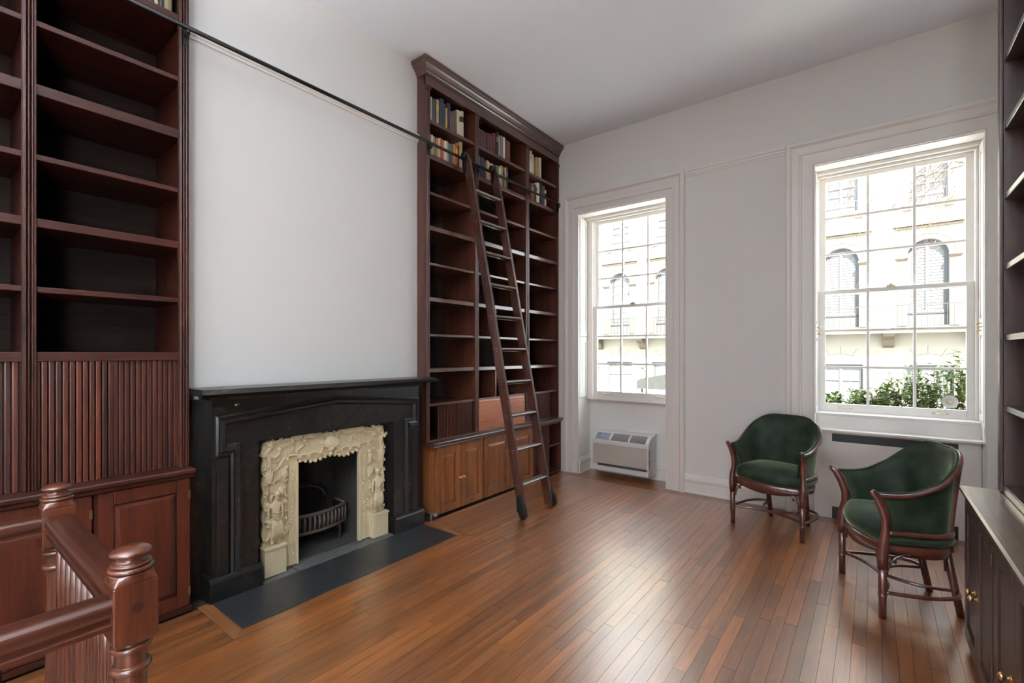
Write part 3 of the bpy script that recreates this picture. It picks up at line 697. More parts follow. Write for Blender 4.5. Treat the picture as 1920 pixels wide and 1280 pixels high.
# hearth slabs
he = thing('hearth', 'flat black slate hearth slab set into the wooden floor', 'hearth', (-2.75, 1.83, 0))
B(-2.9245, -2.541, 1.059, 1.69, -.02, .004).build('slab', 'slate', he, bev=.002); B(-2.9245, -2.541, 1.691, 2.606, -.02, .004).build('slab', 'slate', he, bev=.002)
yy = 1.34
for w_ in (.22, .26, .17, .20, .135):
    B(-3.065, -2.925, yy, yy + w_ - .003, -.02, .003 + random.uniform(-.001, .002)).build('inner_tile', 'slate2', he, bev=.003); yy += w_
# ------------------------------------------------------------------ cream cast iron insert
ins = thing('fireplace_insert', 'cream painted cast iron fireplace frame with rococo scrolls and two figures', 'fireplace insert', (-3.03, YC, 0))
XI = -3.030
Y0i, Y1i, Yo0, Yo1, Zo, Zt = 1.372, sy(1.372), 1.600, sy(1.600), .690, .835
# plate with wavy outer and inner edge
def wavy(p0, p1, n, amp, nrm, ph=0, freq=5):
    out = []
    for k in range(n):
        t = k / n; w = amp * abs(math.sin(freq * PI * t + ph))
        out.append((p0[0] + (p1[0] - p0[0]) * t + nrm[0] * w, p0[1] + (p1[1] - p0[1]) * t + nrm[1] * w))
    return out
outer = wavy((Y0i + .012, .012), (Y0i + .012, Zt), 44, .012, (-1, 0), 0, 8) + wavy((Y0i + .012, Zt), (Y1i - .012, Zt), 60, .014, (0, 1), 0, 9) + wavy((Y1i - .012, Zt), (Y1i - .012, .012), 44, .012, (1, 0), 0, 8) + [(Y1i - .012, .012)]
inner = [(Yo0, .012)] + [(Yo0, .012 + (Zo - .012) * k / 43) for k in range(1, 44)] + [(Yo0 + (Yo1 - Yo0) * k / 60, Zo - .016 * abs(math.sin(k / 60 * PI * 6)) + .010 * math.cos(k / 60 * 4 * PI)) for k in range(60)] + [(Yo1, Zo - (Zo - .012) * k / 44) for k in range(44)] + [(Yo1, .012)]
n = min(len(outer), len(inner)); outer = outer[:n]; inner = inner[:n]; outer[-1] = (Y1i - .012, .012); inner[-1] = (Yo1, .012)
mb = MB(); vs = [(XI, *p) for p in outer] + [(XI, *p) for p in inner] + [(XI - .022, *p) for p in outer] + [(XI - .022, *p) for p in inner]
fs = []
for i in range(n - 1):
    fs += [(i, i + 1, n + i + 1, n + i), (2 * n + i, 3 * n + i, 3 * n + i + 1, 2 * n + i + 1), (i, 2 * n + i, 2 * n + i + 1, i + 1), (n + i, n + i + 1, 3 * n + i + 1, 3 * n + i)]
fs += [(0, n, 3 * n, 2 * n), (n - 1, 3 * n - 1, 4 * n - 1, 2 * n - 1)]
mb.add(vs, fs); mb.build('frame_plate', 'cream', ins)
B(-3.066, -3.053, OY0 - .012, OY1 + .012, .70, OZ + .012).build('backing_plate', 'marble', mt)
for a, b_ in ((OY0 - .012, Yo0 - .14), (Yo1 + .14, OY1 + .012)): B(-3.066, -3.053, a, b_, .004, .70).build('backing_plate', 'marble', mt)
def scroll(cy, cz, size, rot, kind='C', th=.0088, x=XI):
    """rococo C- or S-scroll: a ribbed band whose curvature tightens into an eye at both ends"""
    N = 56; P_ = []; h = 0.; y_ = z_ = 0.
    for k in range(N + 1):
        t = k / N; w = 2 * t - 1; P_.append((y_, z_))
        kap = (.25 + 8.5 * w ** 4) if kind == 'C' else (8.5 * w ** 3)
        h += 2 * PI * kap / N; y_ += math.cos(h) / N; z_ += math.sin(h) / N
    ys = [p[0] for p in P_]; zs = [p[1] for p in P_]; my, mz = (min(ys) + max(ys)) / 2, (min(zs) + max(zs)) / 2
    ax = math.atan2(P_[40][1] - P_[16][1], P_[40][0] - P_[16][0]); ext = max(max(ys) - min(ys), max(zs) - min(zs)); k_ = size / ext
    c, s_ = math.cos(rot - ax), math.sin(rot - ax); pts = []; rad = []
    f = min(1.2, size / .075)
    for k, (p, q) in enumerate(P_):
        t = k / N; e = abs(2 * t - 1); p, q = (p - my) * k_, (q - mz) * k_
        pts.append((x + .007 + .016 * e ** 3, cy + p * c - q * s_, cz + p * s_ + q * c)); rad.append(th * f * (1.05 - .62 * e ** 2))
    mb = MB().tube(pts, rad, 6)
    off = []
    for k in range(6, N - 5):                            # second rib beside the band
        d = Vector(pts[k + 1]) - Vector(pts[k - 1]); nrm = Vector((0, d.z, -d.y)).normalized(); off.append(Vector(pts[k]) + nrm * th * f * 1.35 + Vector((-.001, 0, 0)))
    mb.tube(off, [th * f * .55 * math.sin(PI * (k + 1) / (len(off) + 1)) ** .5 for k in range(len(off))], 5)
    for e_ in (pts[0], pts[-1]): mb.sphere((e_[0] + .001, e_[1], e_[2]), th * f * .72, 8, 5)
    return mb
def acanthus(cy, cz, ang, L, x=XI, n=5, spread=.62, th=.0085):
    mb = MB()
    for i in range(n):
        a = ang + (i - (n - 1) / 2) * spread / n
        l = L * (1 - .12 * abs(i - (n - 1) / 2)); pts = []; rad = []
        for k in range(7):
            t = k / 6; c = a + .35 * (i - (n - 1) / 2) / n * t
            pts.append((x + .004 + .014 * math.sin(PI * t * .9), cy + l * t * math.cos(c), cz + l * t * math.sin(c))); rad.append(th * (1.1 - .6 * t) * (.6 + .8 * math.sin(PI * (t * .8 + .15))))
        mb.tube(pts, rad, 6)
    mb.sphere((x + .008, cy, cz), th * 1.5, 8, 5); return mb
def both(fn, name):
    """left piece and its mirror image on the right"""
    m1 = fn(); m1.build(name, 'cream', ins)
    m2 = fn(); m2.v = [(p[0], sy(p[1]), p[2]) for p in m2.v]; m2.f = [tuple(reversed(f)) for f in m2.f]; m2.build(name, 'cream', ins)
SC = [(1.398, .808, .088, .8, 'C'), (1.452, .836, .070, .3, 'S'), (1.520, .812, .100, .2, 'S'), (1.605, .832, .095, 3.3, 'C'), (1.690, .835, .092, .12, 'S'), (1.762, .815, .070, 1.9, 'C'),
      (1.462, .765, .066, .9, 'C'), (1.500, .712, .070, .9, 'S'), (1.568, .718, .082, 3.1, 'C'), (1.642, .712, .070, 3.1, 'C'), (1.708, .715, .066, 3.2, 'C'), (1.762, .750, .072, 1.3, 'C'), (1.770, .700, .050, 3.0, 'C'), (1.612, .772, .050, .5, 'S'), (1.668, .778, .046, 2.0, 'S'), (1.560, .775, .044, 1.2, 'C'),
      (1.392, .722, .086, 1.75, 'C'), (1.394, .632, .086, 1.5, 'S'), (1.455, .668, .050, .6, 'C'), (1.516, .625, .092, 4.7, 'C'), (1.388, .548, .066, 1.7, 'C'), (1.390, .470, .064, 1.5, 'S'), (1.394, .380, .084, 1.6, 'C'), (1.400, .268, .092, 1.4, 'C'),
      (1.514, .508, .060, 1.5, 'S'), (1.514, .415, .064, 4.7, 'C'), (1.508, .300, .080, 4.6, 'C'), (1.458, .722, .042, .2, 'C'), (1.458, .590, .046, .5, 'S'), (1.795, .858, .040, .6, 'C')]
for s_ in SC: both(lambda s_=s_: scroll(*s_), 'scroll')
for a_ in ((1.418, .580, 1.75, .115), (1.515, .655, 4.55, .080), (1.480, .215, 1.05, .11), (1.560, .842, .10, .095), (1.650, .846, .02, .085), (1.432, .812, 2.5, .055), (1.42, .42, 2.3, .06), (1.425, .31, 2.0, .07)):
    both(lambda a_=a_: acanthus(*a_), 'acanthus_leaf')
sh = MB()                                              # the central shell
for i in range(11):
    a = PI / 2 + (i - 5) * .23; L = .092 * (1 - .02 * abs(i - 5)); pts = []; rad = []
    for k in range(7): t = k / 6; pts.append((XI + .006 + .020 * math.sin(PI * (.15 + .7 * t)), YC + L * t * math.cos(a) * .8, .735 + L * t * math.sin(a))); rad.append(.004 + .0075 * t)
    sh.tube(pts, rad, 6)
sh.sphere((XI + .014, YC, .732), .020, 10, 6, (1, 1.3, .9)).sphere((XI + .012, YC, .703), .014, 8, 5)
sh.build('shell', 'cream', ins)
for k in range(9): pass
fr = MB()
for k in range(13):
    y_ = Yo0 + (Yo1 - Yo0) * (k + .5) / 13; fr.sphere((XI + .004, y_, Zo - .006 + .010 * math.cos((k + .5) / 13 * 4 * PI) - .006), .012, 8, 5)
fr.build('bead_fringe', 'cream', ins)
for a, s_ in ((1.540, 1), (sy(1.540), -1)):
    fl = MB().box(XI, XI + .006, a, a + .052 * s_, .012, .665).box(XI - .02, XI + .016, a + .048 * s_, a + .062 * s_, .012, .69)
    fl.build('flat_border', 'cream', ins, bev=.002)
    vn = MB()
    for k in range(34): vn.sphere((XI + .008, a + (.024 + .008 * math.sin(k * 1.3)) * s_, .07 + k * .0172), .0052 + .002 * (k % 2), 6, 4)
    vn.build('beaded_vine', 'cream', ins)
for a, b_ in ((1.368, 1.505), (sy(1.505), sy(1.368))):
    MB().box(XI - .02, XI + .048, a, b_, .006, .172).build('pedestal', 'cream', ins, bev=.003)
    MB().box(XI - .02, XI + .056, a - .004, b_ + .004, .172, .188).build('pedestal_cap', 'cream', ins, bev=.003)
def figure(yc, mir, headz):
    """draped standing figure in relief: one continuous skin"""
    P = [(.005, .30, .022, .030), (0.001, .36, .020, .021), (-.003, .425, .022, .029), (-.001, .458, .013, .016), (.002, .474, .0085, .009), (.005, .490, .013, .013), (.006, .504, .014, .014),   # 0-6 spine: hips..head
         (.016, .25, .020, .020), (.014, .21, .011, .011), (.020, .193, .012, .016), (-.014, .25, .020, .020), (-.018, .212, .011, .011), (-.022, .193, .012, .014),                   # 7-12 legs
         (.034, .442, .012, .012), (.043, .395, .010, .010), (.040, .345, .008, .008), (-.034, .442, .012, .012), (-.046, .40, .010, .010), (-.040, .36, .008, .008)]
    E_ = [(0, 1), (1, 2), (2, 3), (3, 4), (4, 5), (5, 6), (0, 7), (7, 8), (8, 9), (0, 10), (10, 11), (11, 12), (2, 13), (13, 14), (14, 15), (2, 16), (16, 17), (17, 18)]
    me = bpy.data.meshes.new('figure')
    me.from_pydata([(XI + .020 + (.012 if i in (5, 6) else 0), yc + p[0] * mir * 1.05, p[1]) for i, p in enumerate(P)], E_, [])
    o = bpy.data.objects.new('figure', me); COL.objects.link(o); me.materials.append(M['cream'])
    sk = o.modifiers.new('skin', 'SKIN'); sk.use_smooth_shade = True
    for i, p in enumerate(P): me.skin_vertices[0].data[i].radius = (p[2], p[3])
    me.skin_vertices[0].data[0].use_root = True
    ss = o.modifiers.new('sub', 'SUBSURF'); ss.levels = 1; ss.render_levels = 2
    setp(o, ins); o['label'] = 'cream draped figure standing on a pedestal'
    dr = MB()                                          # drapery folds
    for k in range(9):
        t = k / 8; y_ = yc + (-.030 + .060 * t) * mir
        dr.tube([(XI + .034, yc + (-.018 + .036 * t) * mir, .365), (XI + .046, y_, .31), (XI + .042, y_ + .006 * mir, .262), (XI + .034, y_ + .004 * mir, .222 + .012 * math.sin(k * 2.1))], [.004, .0062, .0055, .003], 6)
    for k in range(5):
        dr.tube([(XI + .034, yc - .03 * mir, .405 - .016 * k), (XI + .050, yc, .392 - .020 * k), (XI + .036, yc + .03 * mir, .395 - .012 * k)], [.003, .005, .003], 6)
    dr.build('drapery', 'cream', o)
    MB().sphere((XI + .027, yc + .006 * mir, .509), .0195, 10, 7, (1, 1, 1.05)).tube([(XI + .02, yc - .02 * mir, .51), (XI + .018, yc - .028 * mir, .48), (XI + .016, yc - .022 * mir, .455)], [.010, .009, .004], 6).build('hair', 'cream', o)
    return o
figure(1.448, 1, .5); figure(sy(1.448), -1, .5)
both(lambda: MB().sphere((XI + .002, 1.492, .512), .028, 10, 6, (.6, .9, 1.25)), 'wing_boss')
# ------------------------------------------------------------------ grate
gt = thing('fire_grate', 'dark rusted iron basket grate standing inside the fireplace', 'grate', (-3.22, YC, .012))
def bow(t, y0=1.56, y1=2.075, xb=-3.235, dep=.10): return (xb + dep * math.sin(PI * (.12 + .76 * t)), y0 + (y1 - y0) * t)
for z_, r_ in ((.262, .012), (.140, .010)):
    MB().tube([(*bow(k / 16), z_) for k in range(17)], r_, 8, flat=1.3).build('front_bar', 'grate', gt)
for k in range(15):
    t = (k + .5) / 15; p = bow(t); MB().tube([(p[0], p[1], .262), (p[0] + .008, p[1], .215), (p[0] + .002, p[1], .165), (p[0] - .012, p[1], .138)], [.008, .0095, .0085, .006], 6).build('bar', 'grate', gt)
MB().box(-3.42, -3.20, 1.57, 2.065, .125, .137).build('fire_bed', 'grate', gt)
MB().prism([(1.60, .02), (2.035, .02), (2.035, .30)] + [(YC + .2175 * math.cos(a * PI / 14), .30 + .12 * math.sin(a * PI / 14)) for a in range(1, 14)] + [(1.60, .30)], 'X', -3.435, -3.42).build('fireback', 'iron', gt)
MB().tube([(-3.415, YC + .19 * math.cos(a * PI / 16), .29 + .11 * math.sin(a * PI / 16)) for a in range(17)], .010, 6).build('fireback_moulding', 'grate', gt)
for y_ in (1.565, 2.07):
    MB().tube([(-3.40, y_, .262), (-3.30, y_, .268), (bow(0)[0], y_, .262)], .011, 8).build('side_bar', 'grate', gt)
for x_, y_ in ((-3.20, 1.62), (-3.20, 2.02), (-3.40, 1.62), (-3.40, 2.02)): MB().tube([(x_, y_, .128), (x_ + .006, y_, .07), (x_, y_, .013)], [.012, .008, .013], 8).build('leg', 'grate', gt)
MB().tube([(-3.12, YC, .70), (-3.12, YC, .665), (-3.112, YC + .010, .650), (-3.12, YC + .002, .638), (-3.13, YC - .006, .648)], .004, 6).build('damper_hook', 'iron', gt)
# gas valve beside the plinth
gv = thing('gas_valve', 'small grey metal gas valve on the floor between mantel and cupboard', 'valve', (-2.90, 2.70, 0))
MB().tube([(-2.93, 2.70, 0.0), (-2.93, 2.70, .055), (-2.925, 2.70, .062), (-2.885, 2.70, .062)], .009, 8).build('pipe', 'dull', gv)
MB().lathe([(.008, 0), (.021, .002), (.021, .016), (.014, .020), (.014, .030), (.006, .032)], (-2.89, 2.70, .062), 14, 'X').build('handwheel', 'dull', gv)
# ------------------------------------------------------------------ books
ORD = ['first', 'second', 'third', 'fourth', 'fifth', 'sixth', 'seventh', 'eighth', 'ninth', 'tenth', 'eleventh', 'twelfth', 'thirteenth', 'fourteenth', 'fifteenth', 'sixteenth', 'seventeenth', 'eighteenth']
PAL = {'black': (34, 32, 31), 'white': (212, 206, 192), 'cream': (196, 182, 152), 'tan': (158, 134, 100), 'brown': (98, 70, 50), 'grey': (118, 112, 104), 'navy': (38, 46, 66), 'blue': (62, 96, 134), 'yellow': (196, 152, 44),
       'pink': (190, 138, 126), 'maroon': (84, 36, 32), 'purple brown': (82, 54, 52), 'red': (168, 62, 44), 'orange': (196, 92, 44), 'green': (62, 104, 72), 'pale green': (148, 164, 136), 'dark green': (46, 54, 44), 'olive': (120, 108, 76), 'slate grey': (72, 76, 80)}
for k_, v_ in PAL.items(): M['book_' + k_] = plain('book_' + k_.replace(' ', '_'), v_, .6, bump=.03, bscale=200)
M['paper'] = plain('book_paper', (206, 196, 172), .9)
def books(where, group, y, z, spec, xfront, gap=.0012):
    """row of (colour, thickness, height[, band colour, lean]) set from y upward in +Y"""
    for i, sp in enumerate(spec):
        c, t, h = sp[:3]; band = sp[3] if len(sp) > 3 else None; lean = sp[4] if len(sp) > 4 else 0
        dep = .145 + random.uniform(-.012, .012); xf = xfront + random.uniform(-.012, .006)
        size = 'tall' if h > .235 else ('short' if h < .19 else 'medium'); wid = 'thick' if t > .036 else ('slim' if t < .022 else 'plain')
        lab = f"{size} {wid} {c} book, {ORD[i]} from left on {where}"
        bo = thing('book', lab, 'book', (xf - dep / 2, y + t / 2, z), group=group)
        sp_ = []                                         # rounded spine, boards
        prof = [(xf - dep, y), (xf - .006, y), (xf - .001, y + t * .15), (xf + .002, y + t * .5), (xf - .001, y + t * .85), (xf - .006, y + t), (xf - dep, y + t), (xf - dep, y + t - .002), (xf - .008, y + t - .002), (xf - .008, y + .002), (xf - dep, y + .002)]
        cv = MB().prism(prof, 'Z', z + .0008, z + h); pg = B(xf - dep + .004, xf - .0085, y + .0022, y + t - .0022, z + .004, z + h - .005); bd = None
        if band: bd = MB().prism([(p[0] + (.0006 if k < 6 and k > 0 else 0), p[1]) for k, p in enumerate(prof[1:6])] + [(xf - .007, y + t), (xf - .007, y)], 'Z', z + h * .60, z + h * .80)
        parts = [(cv, 'cover', 'book_' + c), (pg, 'pages', 'paper')] + ([(bd, 'title_band', 'book_' + band)] if bd else [])
        for mb, nm, mt_ in parts:
            if lean:
                T = Matrix.Translation((0, y + (t if lean > 0 else 0), z)) @ Matrix.Rotation(-lean, 4, 'X') @ Matrix.Translation((0, -y - (t if lean > 0 else 0), -z)); mb.xf(T)
            mb.build(nm, mt_, bo)
        y += t + gap + (abs(math.sin(lean)) * h if lean else 0)
    return y
gB = 'books on the bookcase beside the window'
XBK = XF - .045
books('the top shelf of the left bay', gB, 2.790, 3.4265, [('black', .030, .225), ('white', .020, .225), ('slate grey', .028, .215), ('dark green', .024, .22), ('tan', .036, .235, 'yellow'), ('navy', .040, .255), ('navy', .024, .225), ('yellow', .020, .200, 'tan'), ('navy', .046, .255), ('pink', .016, .20), ('brown', .030, .205), ('slate grey', .030, .225), ('cream', .036, .245), ('white', .026, .25, 'black'), ('cream', .036, .262, 'black')], XBK)
books('the second shelf of the left bay', gB, 2.785, 3.1295, [('white', .022, .20), ('cream', .020, .20), ('white', .020, .19), ('tan', .022, .185), ('brown', .020, .18), ('tan', .018, .19), ('cream', .022, .19), ('red', .028, .205), ('orange', .022, .20), ('white', .024, .195), ('pale green', .030, .20), ('slate grey', .032, .19), ('grey', .028, .195), ('yellow', .026, .205), ('red', .024, .215, 'yellow'), ('black', .030, .21), ('tan', .040, .262)], XBK)
books('the top shelf of the middle bay', gB, 3.408, 3.4265, [('red', .026, .26, 'cream')] + [('purple brown', .0285, .190)] * 8 + [('maroon', .046, .225), ('black', .040, .25, 'olive'), ('white', .028, .24), ('grey', .044, .238), ('white', .034, .24), ('maroon', .046, .225), ('brown', .036, .225)], XBK)
books('the second shelf of the middle bay', gB, 3.405, 3.1295, [('navy', .022, .20, 'cream'), ('blue', .034, .215), ('blue', .022, .21), ('navy', .030, .21), ('black', .028, .21), ('brown', .030, .20), ('tan', .022, .21), ('pink', .030, .205, 'cream'), ('tan', .034, .20), ('tan', .020, .20), ('black', .026, .205, 'white'), ('green', .034, .205), ('green', .022, .20), ('white', .018, .195), ('tan', .034, .225), ('brown', .026, .22, 'navy'), ('tan', .030, .225), ('black', .040, .245, 'blue')], XBK)
books('the top shelf of the right bay', gB, 4.250, 3.4265, [('yellow', .018, .235), ('black', .030, .225), ('cream', .026, .215), ('white', .040, .27, 'cream'), ('cream', .036, .24), ('olive', .030, .225), ('tan', .026, .22), ('tan', .042, .245), ('cream', .040, .25)], XBK)
books('the second shelf of the right bay', gB, 4.250, 3.1295, [('tan', .030, .20), ('white', .022, .205), ('dark green', .024, .21), ('brown', .030, .20), ('red', .032, .205, 'cream'), ('brown', .022, .20), ('black', .018, .205), ('cream', .042, .235, 'black'), ('white', .030, .25), ('pale green', .020, .25), ('navy', .036, .255), ('blue', .024, .25), ('brown', .028, .24), ('white', .030, .20, 'black')], XBK)
books('the high shelf by the stairs', 'books on the bookcase beside the stairs', .560, 3.2685, [('white', .020, .23), ('cream', .030, .235), ('brown', .022, .22), ('cream', .036, .24), ('tan', .022, .22), ('black', .044, .235, 'slate grey'), ('brown', .032, .22), ('tan', .018, .21), ('dark green', .034, .23), ('cream', .020, .24), ('black', .020, .23), ('olive', .040, .25)], XBK)
# ------------------------------------------------------------------ right hand bookcase, cupboards and counter
XRF = .350
ct = thing('counter_top', 'worn brown wooden counter catching the window light at right edge', 'counter', (.6, 1.3, .735))
MB().prism([(.340, .735), (.332, .742), (.332, .756), (.340, .7625), (XR - .01, .7625), (XR - .01, .735)], 'Y', -.6, 3.135).build('board', 'top_r', ct)
yv = 3.128; ti = 0
RL = ['dark cupboard with brass latches at the far end of the right counter', 'dark cupboard with two doors, second from the far end under the right counter', 'dark cupboard, third from the far end under the right counter', 'dark cupboard, fourth from the far end under the right counter', 'dark cupboard at the near end of the right counter']
for k in range(5):
    c = thing('cupboard', RL[k], 'cabinet', (.63, yv - .335, 0))
    carcass(c, XRF, -1, XR - .01, yv - .672, yv, 0, .734, 'dark_z')
    a = yv - .010; m_ = yv - .335; b_ = yv - .652
    panel_door(c, XRF, -1, m_ + .0015, a, .045, .722, 'dark_z', m_ + .035, st=.060, kz=.365, kr=.013); panel_door(c, XRF, -1, b_, m_ - .0015, .045, .722, 'dark_z', m_ - .035, st=.060, kz=.365, kr=.013, hinge=b_ - .006)
    yv -= .676
rb = thing('bookcase', 'tall dark empty bookcase standing on the counter at right edge', 'bookcase', (.7, 1.3, .7635))
XRB = .462
for k, y_ in enumerate((3.085, 2.05, 1.0, -.05, -.6)):
    B(XRB, XRB + .014, y_, y_ + .045, .7635, 3.80).build('pilaster', 'dark_z', rb, bev=.004); B(XRB + .014, XR - .01, y_ + .004, y_ + .041, .7635, 3.80).build('side_panel' if k in (0, 4) else 'divider', 'dark_z', rb)
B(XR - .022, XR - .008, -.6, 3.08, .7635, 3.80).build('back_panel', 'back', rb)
ys_ = (3.085, 2.05, 1.0, -.05, -.6)
for k in range(4):
    a, b_ = ys_[k + 1] + .042, ys_[k] + .003
    for z_ in (3.40, 3.085, 2.767, 2.450, 2.132, 1.809, 1.487, 1.164): B(XRB + .016, XR - .022, a, b_, z_ - .026, z_).build('shelf', 'dark_y', rb, bev=.003)
    B(XRB + .010, XR - .022, a, b_, .7635, .800).build('base_board', 'dark_y', rb, bev=.004)
B(XRB, XR - .008, -.6, 3.13, 3.80, 3.86).build('top_board', 'dark_y', rb)
# ------------------------------------------------------------------ stair balustrade
sb = thing('stair_balustrade', 'polished mahogany balustrade with two turned newel posts at stair opening', 'railing', (-1.76, .2, 0))
def bump(r0, z, h, d, n=8):
    return [(r0, z - h - .0004)] + [(r0 + d * math.sin(PI * k / n), z - h * math.cos(PI * k / n)) for k in range(n + 1)] + [(r0, z + h + .0004)]
def newel(cx, cy):
    w = .041; zb, zt = .752, .905
    n = MB()
    rings = []
    for z_, s_ in ((zb, .86), (zb + .014, 1.), (zt - .016, 1.)): rings.append([(cx - w * s_, cy - w * s_, z_), (cx + w * s_, cy - w * s_, z_), (cx + w * s_, cy + w * s_, z_), (cx - w * s_, cy + w * s_, z_)])
    n.loft(rings, smooth=False)
    # domed shoulder above the block
    N = 24; sr = []
    for j in range(5):
        t = j / 4; ring = []
        for k in range(N):
            a = 2 * PI * k / N + PI / 4; c, s_ = math.cos(a), math.sin(a); q = 1 / max(abs(c), abs(s_)); rr = w * (q * (1 - t) + 1.0 * t)
            zz = zt - .016 + .020 * t - .012 * (q - 1) / .414 * t * 0
            ring.append((cx + rr * c, cy + rr * s_, zz))
        sr.append(ring)
    n.loft(sr, smooth=False)
    o = n.build('newel_post', 'newel', sb, bev=.003)
    MB().lathe([(.034, 0)] + bump(.034, .007, .0065, .009) + bump(.034, .0175, .0035, .0045) + [(.0325, .022), (.0290, .0245), (.0272, .028), (.0272, .034), (.029, .0375), (.0292, .0378), (.0365, .0388), (.0388, .040), (.0395, .0420), (.0385, .0445), (.0355, .0478), (.030, .0512), (.022, .0542), (.013, .0562), (.004, .057), (.0005, .0572)], (cx, cy, zt + .003), 32).build('cap', 'newel', o)
    MB().lathe([(.034, 0), (.034, .05)] + bump(.030, .066, .010, .008) + [(.0285, .10), (.0295, .40), (.0290, .66)] + bump(.029, .690, .009, .0095) + [(.0290, .7005), (.0290, .726)] + bump(.030, .738, .008, .0095) + [(.030, .753)], (cx, cy, 0), 32).build('turned_shaft', 'newel', o)
    MB().prism([(cy + .002 + .0115 * math.cos(k * PI / 10), .835 + .0115 * math.sin(k * PI / 10)) for k in range(20)], 'X', cx + w - .002, cx + w + .0006).build('peg', 'mahL_z', o)
    return o
newel(-1.341, .319); newel(-2.181, .319)
HR0 = [(-.030, .800), (.030, .800), (.030, .812), (.024, .816), (.024, .826), (.031, .834), (.033, .846), (.028, .858), (.014, .866), (0, .868), (-.014, .866), (-.028, .858), (-.033, .846), (-.031, .834), (-.024, .826), (-.024, .816), (-.030, .812)]
HR = [(-.031, .800), (.031, .800), (.031, .8105), (.0305, .811), (.025, .8145), (.0245, .815), (.0245, .8255), (.0250, .826), (.033, .829)]
HR += [(.0365 * math.copysign(abs(math.cos(k * PI / 18)) ** .72, math.cos(k * PI / 18)), .838 + .027 * math.sin(k * PI / 18) ** .62) for k in range(0, 19)]
HR += [(-a, z) for a, z in reversed(HR[2:9])]
for cx in (-1.341, -2.181): MB().prism([(cx + a, z) for a, z in HR], 'Y', -2.7, .278).build('handrail', 'newel_y', sb)
MB().prism([(.319 + a, z) for a, z in HR], 'X', -2.14, -1.382).build('handrail', 'newel_x', sb)
bp_ = [(.017, 0), (.017, .03), (.0135, .045), (.0145, .30), (.0145, .60), (.0135, .802)]
for k in range(11): MB().lathe(bp_, (-2.14 + .758 * (k + .5) / 11, .319, 0), 12).build('baluster', 'newel', sb)
for cx in (-1.341, -2.181):
    for k in range(18): MB().lathe(bp_, (cx, .105 - .069 * k, 0), 12).build('baluster', 'newel', sb)
B(-2.24, -1.30, .285, .345, -.02, .002).build('curb', 'newel_x', sb)
for cx in (-1.341, -2.181): B(cx - .04, cx + .04, -2.7, .285, -.02, .002).build('curb', 'newel_y', sb)
